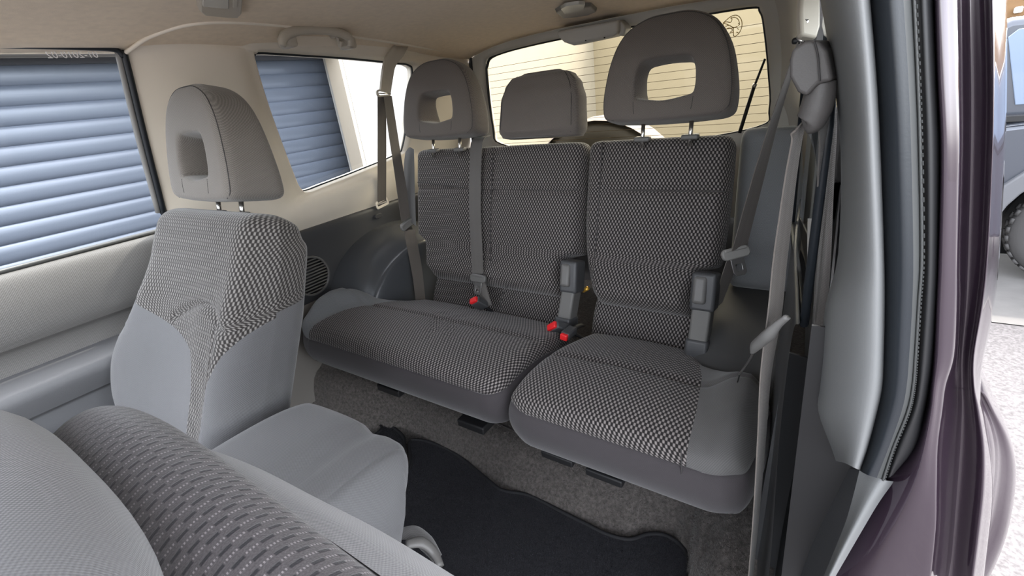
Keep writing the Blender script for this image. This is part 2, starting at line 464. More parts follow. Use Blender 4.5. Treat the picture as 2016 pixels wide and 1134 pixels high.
M['lens'] = mat('lamp lens', (.52, .52, .48), .2)
M['glass'] = glass('clear window glass', (.80, .82, .82))
M['glass_rear'] = glass('warm tinted rear glass', (.84, .75, .55))
M['wire'] = mat('heater wire', (.16, .11, .05), .6)
M['decal'] = mat('amber decal line', (.42, .25, .02), .6)
M['white'] = mat('white etching', (.85, .85, .83), .6)
M['render'] = mat('cream render wall', (.28, .255, .205), .9, var=.03, vscale=3, bump=.2, bscale=200)
M['white_wall'] = mat('white render wall', (.31, .30, .285), .9, var=.02, vscale=3, bump=.2, bscale=200)
M['jamb'] = mat('cream lit jamb', (.50, .43, .34), .8, var=.03, vscale=4)  # paler and warmer than the wall: warm light on the reveal put into colour
M['sill'] = mat('warm grey sill plastic', (.20, .185, .17), .5, bump=.06, bscale=800)
M['slat'] = mat('blue grey aluminium slat', (.075, .09, .12), .36, metal=.25, spec=.5, var=.05, vscale=2)
M['slat_dark'] = mat('shutter joint', (.05, .055, .07), .7)
M['asphalt'] = mat('asphalt', (.068, .064, .066), .95, var=.38, vscale=70, bump=.8, bscale=120, detail=8)
M['concrete'] = mat('concrete apron', (.098, .094, .091), .95, var=.12, vscale=6, bump=.3, bscale=120)
M['suv'] = mat('slate blue car paint', (.060, .068, .085), .25, metal=.4, coat=1.0, spec=.6)
M['suv_trim'] = mat('grey wheel arch trim', (.11, .112, .12), .6)
M['tyre'] = mat('tyre rubber', (.045, .043, .042), .8, bump=.3, bscale=100)
M['rim'] = mat('wheel rim', (.13, .13, .135), .45, metal=.5)
M['suv_glass'] = mat('car side glass', (.16, .21, .29), .05, spec=.8, coat=1.0)
M['wood'] = mat('tan timber fascia', (.17, .095, .04), .7, var=.1, vscale=8)
M['cover'] = mat('spare wheel cover', (.05, .042, .06), .55)

# ================================================================== SETTING: car shell
CX = -0.06
def roofz(x, y):
    u = abs((x-CX)/0.62)
    return 1.238-0.05*u**4-(0.07*(y-1.0)**2 if y > 1.0 else 0.0)
def atroof(px, py, dz=-0.002):
    z = 1.22
    for _ in range(30):
        p = at(px, py, z=z); q = roofz(max(min(p.x, .62), -.68), max(min(p.y, 1.74), -.3))+dz
        z += 0.5*(q-z)
    return at(px, py, z=z)

rows = []
for j in range(25):
    y = -0.28+j*(1.735+0.28)/24
    rows.append([V(x, y, roofz(x, y)) for x in [CX-.625+1.25*i/24 for i in range(25)]])
v, f, uv = grid(rows)
ceiling = struct(mk('ceiling', v, f, M['liner'], uv=uv, solid=0.012), 'tan felt roof liner of the car')

yr4 = (-.28, .1, .35, .62)
struct(sheet('trim_14', [[V(.545, y, 1.228) for y in yr4], [V(.62, y, 1.215) for y in yr4], [V(.69, y, 1.18) for y in yr4], [V(.72, y, 1.15) for y in yr4]], M['trim_grey'], nv=2, nu=2, solid=.008), 'roof rail over the open door')
# --- left quarter trim with the rear side window opening
outer = [atw(246, 100), atroof(300, 66), atroof(400, 41), atroof(550, 47), atroof(700, 70), atroof(800, 86), atroof(925, 107),
         V(-.665, 1.72, 1.06), V(-.71, 1.72, .86), V(-.76, 1.72, .655), V(-.775, 1.3, .655), V(-.775, 1.0, .653), V(-.775, .8, .652),
         V(-.775, .47, .652), atw(322, 418), atw(292, 280), atw(262, 150)]
inn_px = [(502, 114), (507, 104), (520, 100), (600, 105), (700, 112), (785, 121), (812, 125), (821, 140), (815, 200), (802, 286),
          (785, 306), (700, 342), (640, 365), (608, 377), (594, 373), (578, 340), (532, 215)]
inner = [atw(*p) for p in inn_px]
deep = [p+V(-.045, 0, 0)+(p-sum(inner, V(0, 0, 0))/len(inner))*(-.02) for p in inner]
lip = [p+(q-p)*0.07+V(.010, 0, 0) for p, q in zip(inner, outer)]
mid1 = [p+(q-p)*0.25+V(.028, 0, 0) for p, q in zip(inner, outer)]
mid2 = [p+(q-p)*0.65+V(.022, 0, 0) for p, q in zip(inner, outer)]
for i in (1, 2, 3, 4, 5, 6):
    mid2[i] = inner[i]+(outer[i]-inner[i])*0.65+V(-.004, 0, .012)
    mid1[i] = inner[i]+(outer[i]-inner[i])*0.25+V(.004, 0, .008)
R = [spline(r, 6, True) for r in (deep, inner, lip, mid1, mid2, outer)]
cols = [spline([r[i] for r in R], 5) for i in range(len(R[0]))]
R = [[c[j] for c in cols] for j in range(len(cols[0]))]
v, f, uv = grid(R, closed_u=True)
wall_left = struct(mk('wall_left', v, f, M['trim'], uv=uv), 'pale grey quarter trim around the rear side window')
tube('welt', [p+V(.004, -.001, -.004) for p in outer[:7]], .0045, M['trim'], wall_left)
# rear side window
w2 = thing('window_2', None, None, tuple(inner[11])); w2['kind'] = 'structure'; w2['label'] = 'rear side window with black edge'
gl = [p+V(-.03, 0, 0) for p in spline(inner, 4, True)]
mk('pane', gl, [tuple(range(len(gl)))], M['glass'], w2, smooth=False)
tube('window_seal', [p+V(-.022, 0, 0) for p in inner]+[inner[0]+V(-.022, 0, 0)], .0065, M['rubber'], w2, cap=False, n=8)

# --- lower dark panel on the left, behind the front seat
ys = [.40, .6, .8, 1.0, 1.3, 1.75]
prof = [(-.772, .660), (-.762, .645), (-.760, .55), (-.755, .40), (-.745, .2), (-.72, .0)]
rows = [[V(x, y, z) for y in ys] for x, z in prof]
low_left = struct(sheet('trim_1', rows, M['trim_dark'], nv=4, nu=3), 'dark lower side panel with speaker grille behind the front seat')
rows = [[V(x, y, z) for y in (.40, .55, .7, .9)] for x, z in ((-.752, .42), (-.745, .36), (-.735, .28), (-.725, .2), (-.71, .1))]
struct(sheet('trim_15', rows, M['sill'], nv=3, nu=3), 'pale sill trim below the far end of the bench')
# speaker grille slats
sp = at(606, 505, x=-.757); sp2 = at(652, 572, x=-.757)
sg = thing('speaker_grille', 'round slotted speaker grille in dark side panel beside front seat', 'speaker grille', (-.757, .82, .52))
spc = at(612, 543, x=-.757)
rad = .062
pts = [(rad*1.12*math.cos(a*math.pi/16), rad*1.12*math.sin(a*math.pi/16)) for a in range(32)]
pti = [(rad*math.cos(a*math.pi/16), rad*math.sin(a*math.pi/16)) for a in range(32)]
fg = frame(spc+V(.004, 0, 0), (0, 1, 0), (0, 0, 1))
ringband('rim', pts, pti, .010, M['plastic'], sg, fg, n=1, bevel=.002)
prism('backing', pti, .003, M['black'], sg, frame(spc+V(.001, 0, 0), (0, 1, 0), (0, 0, 1)), bevel=0)
for k in range(-5, 6):
    zz = k*.0105; hw = math.sqrt(max(0, rad*rad-zz*zz))
    box('slat', spc+V(.005, 0, zz), (.006, 2*hw, .0045), M['plastic'], sg, bevel=.001, seg=1)
# wheel arch dome on the left
rows = []
for j in range(15):
    a = math.pi*j/14
    yc, rr, ht = 1.17, .33, .30
    y = yc-rr*math.cos(a); zt = .27+ht*math.sin(a)**.8
    rows.append([V(-.77, y, zt+.015), V(-.70, y, zt+.012), V(-.63, y, zt-.004), V(-.575, y, zt-.03), V(-.545, yc-(rr-.03)*math.cos(a), .27+(zt-.27)*.72), V(-.535, yc-(rr-.04)*math.cos(a), .10)])
larch = struct(sheet('trim_2', rows, M['arch'], nv=3, nu=4), 'shiny dark wheel arch cover beside the rear seat')
prism('clip_cover', rrect(.035, .018, .008), .006, M['trim_dark'], low_left, frame(at(745, 425, x=-.755), (0, 1, 0), (0, 0, 1)), bevel=.002)

# --- left front door
dl = thing('door_1', None, None, (-.78, 0, 0)); dl['kind'] = 'structure'; dl['label'] = 'grey far side door with wide window'
prof = [(-.80, .765), (-.785, .768), (-.765, .760), (-.752, .735), (-.742, .69), (-.742, .640), (-.752, .615), (-.768, .600), (-.772, .575), (-.765, .556),
        (-.722, .548), (-.692, .538), (-.684, .52), (-.690, .50), (-.705, .470), (-.722, .46), (-.726, .44), (-.735, .3), (-.735, .05)]
ysd = [-.75, -.4, -.1, .15, .44]
def drow(a, b): return [[V(x, y, z) for y in ysd] for x, z in prof[a:b]]
sheet('upper_panel', drow(0, 7), M['door'], dl, nv=4, nu=2)
sheet('middle_panel', drow(6, 10), M['door'], dl, nv=4, nu=2)
sheet('armrest', drow(9, 15), M['door_lower'], dl, nv=4, nu=2)
sheet('lower_panel', drow(14, 19), M['door_lower'], dl, nv=4, nu=2)
tube('waist_seal', [V(-.785, -.7, .772), V(-.785, -.1, .772), V(-.785, .47, .772)], .006, M['rubber2'], dl, sm=1)
w1 = thing('window_1', None, None, (-.78, 0, .76)); w1['kind'] = 'structure'; w1['label'] = 'large far door window, etched numbers along its top edge'
def wl(y, z, off=0): return V(WALLX+LEAN*(z-BELT)+off, y, z)
topz = 1.192
e = [wl(-.75, .76, -.012), wl(.49, .76, -.012), wl(.535, 1.0, -.012), wl(.56, topz, -.012), wl(-.75, topz+.01, -.012)]
mk('pane', e, [tuple(range(5))], M['glass'], w1, smooth=False)
tube('top_seal', [atw(-60, 88), atw(60, 90), atw(160, 93), atw(225, 97), atw(243, 112)], .006, M['rubber'], w1, n=8)
tube('run_channel', [atw(232, 100, -.006), atw(246, 160, -.006), atw(275, 280, -.006), atw(312, 418, -.006)], .007, M['plastic_mid'], w1, n=8)
tube('frame_seal', [atw(243, 100), atw(258, 160), atw(287, 280), atw(324, 425)], .0075, M['rubber'], w1, n=8)
tube('inner_seal', [atw(237, 100, -.003), atw(252, 160, -.003), atw(281, 280, -.003), atw(318, 420, -.003)], .004, M['rubber2'], w1, n=8)
# etched number on the outside of the pane, so it reads reversed from inside
cu = bpy.data.curves.new('etched_number', 'FONT'); cu.body = '01-2010-02'; cu.size = 1.0; cu.shear = 0.25; cu.align_x = 'CENTER'; cu.align_y = 'CENTER'
tmp = bpy.data.objects.new('tmp', cu); col.objects.link(tmp)
bpy.context.view_layer.update()
dg = bpy.context.evaluated_depsgraph_get(); tme = bpy.data.meshes.new_from_object(tmp.evaluated_get(dg))
a, b = atw(95, 106), atw(197, 107); ctr = (a+b)/2
xs = [q.co.x for q in tme.vertices]; sc_ = (b-a).length/(max(xs)-min(xs))
upw = V(LEAN, 0, 1).normalized(); ey = V(0, -1, 0)
tv = [ctr+V(-.010, 0, 0)+ey*(q.co.x*sc_)+upw*(q.co.y*sc_*1.05) for q in tme.vertices]
mk('etched_number', tv, [tuple(p.vertices) for p in tme.polygons], M['white'], w1, smooth=False)
bpy.data.objects.remove(tmp)

# --- tailgate with the rear window
yr = 1.745
def yy(px, py, y=yr): return at(px, py, y=y)
gout = [(955, 135), (975, 108), (1100, 76), (1300, 42), (1470, 14), (1497, 22), (1506, 60), (1514, 140), (1516, 215), (1490, 252), (1300, 285), (1100, 300), (985, 285), (968, 250)]
gin = [yy(*p) for p in gout]
gcen = sum(gin, V(0, 0, 0))/len(gin)
fout = [V(-.665, yr, 1.10), V(-.65, yr, 1.178), V(-.40, yr, 1.20), V(-.06, yr, 1.205), V(.30, yr, 1.195), V(.50, yr, 1.170), V(.545, yr, 1.09), V(.58, yr, .95),
        V(.60, yr, .80), V(.60, yr, .55), V(.3, yr, .5), V(-.06, yr, .5), V(-.5, yr, .52), V(-.70, yr, .75)]
rowsr = [[p+V(0, .03, 0) for p in gin], [p+V(0, .002, 0) for p in gin], [p+(q-p)*.18+V(0, -.014, 0) for p, q in zip(gin, fout)],
         [p+(q-p)*.75+V(0, -.016, 0) for p, q in zip(gin, fout)], [q+V(0, -.004, 0) for q in fout]]
wall_rear = struct(sheet('wall_rear', [spline(r, 4, True)+[] for r in rowsr], M['trim_grey'], nv=4, closed_u=True), 'grey tailgate trim around the rear window')
w3 = thing('window_3', None, None, tuple(gcen)); w3['kind'] = 'structure'; w3['label'] = 'heated rear window behind the headrests'
gg = [p+V(0, .022, 0) for p in spline(gin, 4, True)]
mk('pane', gg, [tuple(range(len(gg)))], M['glass_rear'], w3, smooth=False)
tube('window_seal', [p+V(0, .008, 0) for p in gin]+[gin[0]+V(0, .008, 0)], .0055, M['rubber'], w3, cap=False, n=8)
tube('gate_seal', [q+V(0, -.014, 0) for q in (fout[12], fout[13], fout[0], fout[1])], .008, M['rubber'], w3, n=8)
# heater wires
zt, zb = 1.10, .79
for k in range(13):
    z = zt-(zt-zb)*k/12
    tube('heater_wire', [V(-.60, yr+.018, z+.004), V(-.06, yr+.018, z+.006), V(.475, yr+.018, z+.004)], .0007, M['wire'], w3, n=4, sm=2)
# decal: round outline figure drawn in amber lines
def dpt(px, py): return at(px, py, y=yr+.016)
dec = [[(1424, 45), (1432, 38), (1440, 32), (1450, 30), (1458, 36), (1461, 48), (1457, 62), (1450, 70), (1445, 71), (1444, 64), (1444, 54)],
       [(1424, 45), (1430, 43), (1438, 44), (1441, 39), (1440, 34)], [(1424, 45), (1434, 49), (1444, 54), (1452, 52)],
       [(1438, 36), (1446, 34), (1453, 38), (1456, 46)], [(1424, 45), (1424, 54), (1427, 61)], [(1428, 52), (1436, 50), (1443, 55)],
       [(1428, 58), (1436, 55), (1442, 59), (1437, 64)], [(1436, 66), (1443, 63)], [(1453, 46), (1456, 48), (1453, 51)], [(1451, 56), (1455, 58)], [(1450, 63), (1454, 65)]]
dc = thing('window_decal', 'amber line drawing decal in the upper corner of rear window', 'decal', tuple(dpt(1443, 50)))
for ln in dec: tube('drawn_line', [dpt(*p) for p in ln], .0011, M['decal'], dc, n=4, sm=4)
# stop lamp housing at the head of the rear window
sl = thing('stop_lamp_housing', 'grey high stop lamp housing hanging at top of rear window', 'lamp housing', tuple(yy(1175, 60)))
c0 = [yy(1108, 62, 1.70), yy(1228, 40, 1.70), yy(1228, 66, 1.70), yy(1215, 74, 1.70), yy(1140, 90, 1.70), yy(1122, 84, 1.70), yy(1110, 72, 1.70)]
n = len(c0)
vv = [p+V(0, -.05, 0)+(p-c0[0])*0 for p in c0]+[p+V(0, .03, .004) for p in c0]
mk('housing', vv, [tuple(range(n-1, -1, -1)), tuple(range(n, 2*n))]+[(i, (i+1) % n, n+(i+1) % n, n+i) for i in range(n)], M['trim_grey'], sl, bevel=.010, seg=4)
c1 = [yy(1226, 40, 1.70), yy(1238, 52, 1.70), yy(1236, 68, 1.70), yy(1224, 72, 1.70)]
vv = [p+V(0, -.03, 0) for p in c1]+[p+V(0, .03, 0) for p in c1]; n = 4
mk('end_cap', vv, [tuple(range(n-1, -1, -1)), tuple(range(n, 2*n))]+[(i, (i+1) % n, n+(i+1) % n, n+i) for i in range(n)], M['trim_grey'], sl, bevel=.006, seg=3)
for q in (1153, 1190):
    p = yy(q, 80-(q-1153)*.16, 1.645); box('screw_hole', p, (.006, .004, .004), M['black'], sl, bevel=.0015, seg=1)
# dark strut behind the rear seat
st = thing('gas_strut', 'thin black tailgate strut slanting across rear window corner', 'strut', tuple(at(1462, 250, y=1.66)))
tube('rod', [at(1506, 116, y=1.71), at(1482, 178, y=1.69)], .0035, M['black'], st, sm=1, n=8)
tube('sleeve', [at(1484, 172, y=1.69), at(1456, 262, y=1.66)], .0055, M['black'], st, sm=1, n=8)
tube('ferrule', [at(1487, 165, y=1.69), at(1484, 172, y=1.69)], .006, M['steel'], st, sm=1, n=8)

# --- right wall: pillar trim, side window, lower panels
plan = [(.505, 1.735), (.545, 1.66), (.575, 1.52), (.592, 1.36), (.606, 1.18), (.618, 1.02)]
rows = []
for z, dx in ((1.20, -.055), (1.12, -.025), (1.0, -.004), (.9, .004), (.8, .036), (.6, .055), (.45, .062)):
    rows.append([V(x+dx, y, z) for x, y in plan])
wall_right = struct(sheet('wall_right', rows, M['trim_grey'], nv=4, nu=4), 'grey rear pillar trim on the near side')
# near side rear window seen at a grazing angle
w4 = thing('window_4', None, None, (.66, .8, .7)); w4['kind'] = 'structure'; w4['label'] = 'near side rear window seen edge on beside the pillar'
gp = [V(.622, 1.03, .70), V(.672, .60, .70), V(.668, .60, .93), V(.655, .60, 1.12), V(.610, 1.03, 1.12)]
mk('pane', [p+V(.012, 0, 0) for p in gp], [tuple(range(5))], M['glass'], w4, smooth=False)
tube('window_seal', gp+[gp[0]], .005, M['rubber'], w4, sm=1, n=8)
# header rail above that window
rows = [[V(.50, y, 1.215) for y in (1.1, .8, .55)], [V(.56, y, 1.19) for y in (1.1, .8, .55)], [V(.605, y, 1.14) for y in (1.1, .8, .55)], [V(.625, y, 1.11) for y in (1.1, .8, .55)]]
struct(sheet('trim_3', rows, M['trim_grey'], nv=4, nu=3), 'grey header rail above the near side window')
# belt-line panel under the window
rows = [[V(.626, 1.2, .71), V(.640, .9, .71), V(.668, .58, .71)], [V(.620, 1.2, .69), V(.634, .9, .69), V(.662, .58, .69)],
        [V(.618, 1.2, .55), V(.634, .9, .55), V(.664, .56, .55)], [V(.618, 1.2, .3), V(.630, .9, .3), V(.675, .54, .3)], [V(.61, 1.2, -.02), V(.622, .9, -.02), V(.672, .52, -.02)]]
struct(sheet('trim_4', rows, M['trim_dark'], nv=5, nu=5), 'dark lower side panel on the near side')
# wheel house shelf on the near side
rows = []
for y, z in ((1.42, .452), (1.25, .448), (1.10, .430), (1.0, .392), (.93, .330), (.885, .24), (.86, .12), (.85, -.01)):
    rows.append([V(.455, y+.015, z-.03 if z > .4 else z-.01), V(.475, y, z-.008), V(.52, y, z), V(.58, y, z+.002), V(.635, y-.01, z+.006)])
struct(sheet('trim_5', rows, M['arch_matt'], nv=5, nu=3), 'dark wheel house cover beside the single rear seat')

# outer skin of the near side, above and below its window, and the lower tailgate
def skin(name, pts, label):
    return struct(sheet(name, pts, M['paint'], nv=1, nu=1, smooth=False, solid=.004), label)
Y3 = (.60, 1.06, 1.78)
skin('wall_side', [[V(.55, y, 1.262) for y in Y3], [V(.66, y, 1.235) for y in Y3], [V(.715, y, 1.17) for y in Y3], [V(.735, y, 1.12) for y in Y3]], 'painted roof edge above the near side window')
skin('wall_side', [[V(.775, y, .71) for y in Y3], [V(.79, y, .4) for y in Y3], [V(.78, y, -.35) for y in Y3]], 'painted body side below the near side window')
skin('wall_side', [[V(.735, y, 1.12) for y in (1.06, 1.78)], [V(.775, y, .71) for y in (1.06, 1.78)]], 'painted rear body corner on the near side')
struct(mk('wall_tail', [V(-.78, 1.79, -.2), V(.78, 1.79, -.2), V(.78, 1.79, .62), V(-.78, 1.79, .62)], [(0, 1, 2, 3)], M['trim_dark'], smooth=False, solid=.01), 'dark lower tailgate panel')
struct(mk('wall_tail', [V(.58, 1.79, .5), V(.79, 1.79, .5), V(.735, 1.79, 1.13), V(.55, 1.79, 1.2)], [(0, 1, 2, 3)], M['trim_dark'], smooth=False, solid=.01), 'dark body corner behind the near pillar trim')
struct(mk('trim_11', [V(.70, .52, -.3), V(.70, .62, .62), V(.70, 1.75, .62), V(.70, 1.75, -.3)], [(0, 1, 2, 3)], M['trim_dark'], smooth=False, solid=.004), 'dark inner panel low on the near side')

struct(mk('trim_12', [V(.628, .70, -.3), V(.80, .66, -.3), V(.80, .66, .60), V(.655, .70, .60)], [(0, 1, 2, 3)], M['trim_dark'], smooth=False, solid=.004), 'dark panel behind the foot of the door pillar')
struct(mk('trim_13', [V(.69, .56, .30), V(.80, .56, .40), V(.80, .56, .72), V(.68, .56, .72)], [(0, 1, 2, 3)], M['black'], smooth=False, solid=.004), 'black pillar core under the door seal')

# --- floor: carpet, step, mats
YB = [(-.8, .63), (-.66, .65), (-.57, .69), (-.48, .75), (-.38, .776), (-.2, .762), (-.045, .745), (.068, .732), (.2, .730), (.377, .748), (.42, .785), (.47, .798), (.51, .765), (.545, .66), (.60, .5), (.70, .42)]
def nz(x, y, z, s): return noise.noise(Vector((x*s, y*s, z*s)))
def stepz(x, y):
    yb = interp(YB, x)
    k = y-yb
    prof = [(-9, 0.0), (-.012, 0.0), (.004, .022), (.016, .045), (.034, .078), (.052, .098), (.070, .108), (.085, .112), (.10, .118), (.14, .130), (.30, .165), (.6, .19)]
    z = (lin_s(prof, k) if k > -.012 else 0.0)*interp([(-.66, 1.75), (-.40, 1.0)], x)
    if k > -.012: z += .006*nz(x, y, 0, 14)+.0030*nz(x, y, 3, 60)
    return max(z, 0.0)
xs = [-.76+1.44*i/180 for i in range(181)]
ysf = [-.3, 0, .3, .4, .5, .56, .6, .64]+[.66+.006*i for i in range(60)]+[1.03, 1.08, 1.15, 1.3, 1.5, 1.74]
rows = [[V(x, y, stepz(x, y)) for x in xs] for y in ysf]
v, f, uv = grid(rows); fl = struct(mk('floor', v, f, M['carpet'], uv=uv), 'grey carpeted floor and step below the rear seat')
def pile(name, parent, pts, ln, wd, m, lean):
    vv, ff = [], []
    for p, n in pts:
        a = random.random()*6.283; d = Vector((math.cos(a), math.sin(a), 0))*wd
        t = p+(n+Vector((random.uniform(-lean, lean), random.uniform(-lean, lean), random.uniform(-lean, lean)))).normalized()*ln*random.uniform(.6, 1.3)
        k = len(vv); vv += [p-d, p+d, t]; ff.append((k, k+1, k+2))
    o = mk(name, vv, ff, m, parent, smooth=False); o['kind'] = 'stuff'; return o
pp = []
for _ in range(70000):
    x = random.uniform(-.74, .64); yb = interp(YB, x); y = yb+random.uniform(-.012, .30)
    z = stepz(x, y); n = Vector((-(stepz(x+.006, y)-z)/.006, -(stepz(x, y+.006)-z)/.006, 1)).normalized()
    pp.append((V(x, y, z-.001), n))
pile('carpet_pile', fl, pp, .0060, .0007, M['carpet_pile'], .7)
# carpet sewing line along the crown of the step
tube('carpet_seam', [V(x, interp(YB, x)+.088, stepz(x, interp(YB, x)+.088)+.004) for x in [-.42+.92*i/24 for i in range(25)]], .0022, M['seam'], fl, n=6, sm=3)

def matpad(name, outline, label):
    t = thing(name, label, 'floor mat', tuple(outline[0]))
    O = spline(outline, 5, True); n = len(O)
    zt = .012
    top = [V(p.x, p.y, zt) for p in O]; bot = [V(p.x, p.y, .001) for p in O]
    mk('pile', bot+top, [tuple(range(n, 2*n)), tuple(range(n-1, -1, -1))]+[(i, (i+1) % n, n+(i+1) % n, n+i) for i in range(n)], M['mat'], t, bevel=.003, seg=2)
    xs_m = [p.x for p in O]; ys_m = [p.y for p in O]
    def inside(x, y):
        c = False
        for a, b in zip(O, O[1:]+O[:1]):
            if (a.y > y) != (b.y > y) and x < (b.x-a.x)*(y-a.y)/(b.y-a.y)+a.x: c = not c
        return c
    pp = []
    for _ in range(int(45000*(max(xs_m)-min(xs_m))*(max(ys_m)-min(ys_m))/.26)):
        x, y = random.uniform(min(xs_m), max(xs_m)), random.uniform(min(ys_m), max(ys_m))
        if inside(x, y): pp.append((V(x, y, zt), V(0, 0, 1)))
    pile('mat_pile', t, pp, .0035, .0007, M['mat_pile'], .8)
    tube('binding', top+[top[0]], .0055, M['mat_edge'], t, n=6, sm=1, cap=False)
    return t
mo = [at(*p, z=.012) for p in ((806, 872), (820, 866), (850, 872), (900, 896), (960, 945), (990, 966), (1040, 975), (1100, 1005), (1150, 1030), (1195, 1052), (1240, 1062), (1275, 1052), (1310, 1054),
      (1340, 1074), (1354, 1098), (1358, 1130))]+[V(.515, .66, .012), V(.49, .55, .012), V(.40, .33, .012), V(.30, .28, .012), V(0.05, .28, .012), V(-.06, .34, .012), V(-.16, .48, .012), V(-.24, .60, .012), V(-.26, .66, .012)]
matpad('floor_mat', mo, 'large black carpet mat covering the rear footwell')
mo2 = [at(*p, z=.012) for p in ((735, 826), (760, 832), (780, 846), (794, 860), (796, 872))]+[V(-.30, .66, .012), V(-.34, .62, .012), V(-.42, .62, .012), V(-.47, .68, .012), V(-.48, .74, .012)]
matpad('floor_mat', mo2, 'small black mat piece tucked beside the grey console')

# ================================================================== B pillar: trim, seals, painted jamb
LV = [-40, 150, 300, 500, 600, 700, 760, 810, 880]
def pcol(tab, yd):
    """tab: pixel x per level; yd: distance rearwards"""
    return [at(x, y, y=yd) for x, y in zip(tab, LV)]
trimL = pcol([1608, 1640, 1655, 1650, 1625, 1615, 1608, 1604, 1628], .60)
trimA = pcol([1616, 1652, 1664, 1660, 1634, 1626, 1620, 1616, 1640], .545)
trimB = pcol([1645, 1676, 1688, 1690, 1678, 1672, 1668, 1662, 1664], .505)
trimC = pcol([1690, 1708, 1716, 1724, 1722, 1720, 1716, 1708, 1694], .492)
trimD = pcol([1708, 1724, 1732, 1739, 1740, 1738, 1735, 1725, 1707], .510)
trimE = pcol([1712, 1728, 1736, 1743, 1744, 1742, 1739, 1729, 1711], .54)
bot = [at(x, y, y=d) for x, y, d in ((1640, 905, .60), (1648, 908, .545), (1664, 912, .505), (1684, 922, .492), (1692, 925, .51), (1698, 927, .54))]
colsP = [c+[b] for c, b in zip((trimL, trimA, trimB, trimC, trimD, trimE), bot)]
rows = [[c[j] for c in colsP] for j in range(len(colsP[0]))]
trim_b = struct(sheet('trim_6', rows, M['pillar'], nv=4, nu=5), 'grey door pillar trim beside the hanging belts')
# weatherstrip with stitched bead
s1 = pcol([1709, 1725, 1733, 1740, 1741, 1739, 1736, 1726, 1708], .520)
s2 = pcol([1722, 1738, 1747, 1752, 1753, 1750, 1747, 1738, 1717], .508)
s3 = pcol([1750, 1764, 1771, 1776, 1774, 1770, 1766, 1756, 1734], .500)
s4 = pcol([1776, 1788, 1794, 1798, 1796, 1790, 1785, 1775, 1750], .504)
s5 = pcol([1797, 1806, 1811, 1814, 1808, 1802, 1797, 1786, 1758], .516)
bot = [at(x, y, y=d) for x, y, d in ((1692, 926, .52), (1698, 930, .508), (1710, 936, .50), (1726, 941, .504), (1738, 942, .516))]
colsP = [c+[b] for c, b in zip((s1, s2, s3, s4, s5), bot)]
ws = thing('weatherstrip', 'broad black rubber door seal on the pillar, stitched bead along it', 'door seal', tuple(bot[2]))
sheet('inner_lip', [[c[j] for c in colsP[:4]] for j in range(len(colsP[0]))], M['rubber'], ws, nv=4, nu=5)
sheet('outer_lip', [[c[j] for c in colsP[3:]] for j in range(len(colsP[0]))], M['rubber2'], ws, nv=4, nu=5)
bd = spline([p+V(0, -.003, 0) for p in colsP[4]], 24)
tube('bead', [p for p in bd], .0012, M['rubber2'], ws, n=6, sm=1)
bv, bf = [], []
for i in range(0, len(bd)-1, 2):
    p, q = bd[i], bd[i+1]
    for k, w in enumerate((p, p+V(.0018, -.001, 0), q+V(.0018, -.001, 0), q)): bv.append(w)
    n = len(bv); bf.append((n-4, n-3, n-2, n-1))
o = mk('stitches', bv, bf, M['rubber2'], ws, smooth=False, solid=.001); o['kind'] = 'stuff'
g1 = pcol([1799, 1808, 1813, 1816, 1810, 1804, 1799, 1788, 1760], .522)
g2 = pcol([1814, 1822, 1828, 1829, 1825, 1818, 1812, 1802, 1774], .512)
g3 = pcol([1832, 1840, 1846, 1844, 1840, 1833, 1825, 1815, 1796], .520)
g4 = pcol([1837, 1845, 1851, 1848, 1844, 1838, 1830, 1820, 1803], .535)
bot = [at(x, y, y=d) for x, y, d in ((1742, 941, .522), (1750, 940, .512), (1757, 936, .52), (1761, 932, .535))]
colsP = [c+[b] for c, b in zip((g1, g2, g3, g4), bot)]
ws2 = thing('door_gasket', 'narrow black outer door gasket next to painted pillar', 'door seal', tuple(bot[1]))
sheet('gasket', [[c[j] for c in colsP] for j in range(len(colsP[0]))], M['black'], ws2, nv=4, nu=5)
# painted jamb and body side
LV = [-40, 150, 300, 500, 600, 700, 760, 810, 880, 960, 1040, 1150]
P = [([1833, 1842, 1848, 1845, 1841, 1835, 1827, 1817, 1790, 1715, 1660, 1590], .545),
     ([1842, 1848, 1854, 1850, 1846, 1842, 1836, 1830, 1815, 1790, 1750, 1690], .516),
     ([1872, 1876, 1878, 1876, 1874, 1868, 1852, 1846, 1838, 1834, 1830, 1815], .520),
     ([1884, 1888, 1890, 1886, 1884, 1878, 1862, 1856, 1848, 1846, 1844, 1832], .526),
     ([1892, 1895, 1896, 1891, 1890, 1884, 1872, 1866, 1858, 1856, 1852, 1842], .546),
     ([1902, 1905, 1905, 1900, 1897, 1890, 1890, 1890, 1886, 1880, 1874, 1864], .580),
     ([1938, 1942, 1940, 1932, 1922, 1908, 1906, 1910, 1912, 1908, 1900, 1890], .574),
     ([1948, 1952, 1950, 1940, 1930, 1914, 1914, 1920, 1928, 1926, 1918, 1905], .560),
     ([1958, 1960, 1957, 1948, 1937, 1920, 1920, 1930, 1940, 1940, 1932, 1918], .565),
     ([1974, 1974, 1971, 1960, 1948, 1928, 1926, 1936, 1946, 1948, 1940, 1926], .65)]
colsP = [pcol(t, d) for t, d in P]
last = [V(p.x+.010, 1.0, p.z) for p in colsP[-1]]
colsP.append(last); colsP.append([V(p.x-.02, 1.75, p.z) for p in last])
jamb = struct(sheet('wall_outer', [[c[j] for c in colsP] for j in range(len(LV))], M['paint'], nv=5, nu=4), 'glossy dark aubergine painted door jamb')
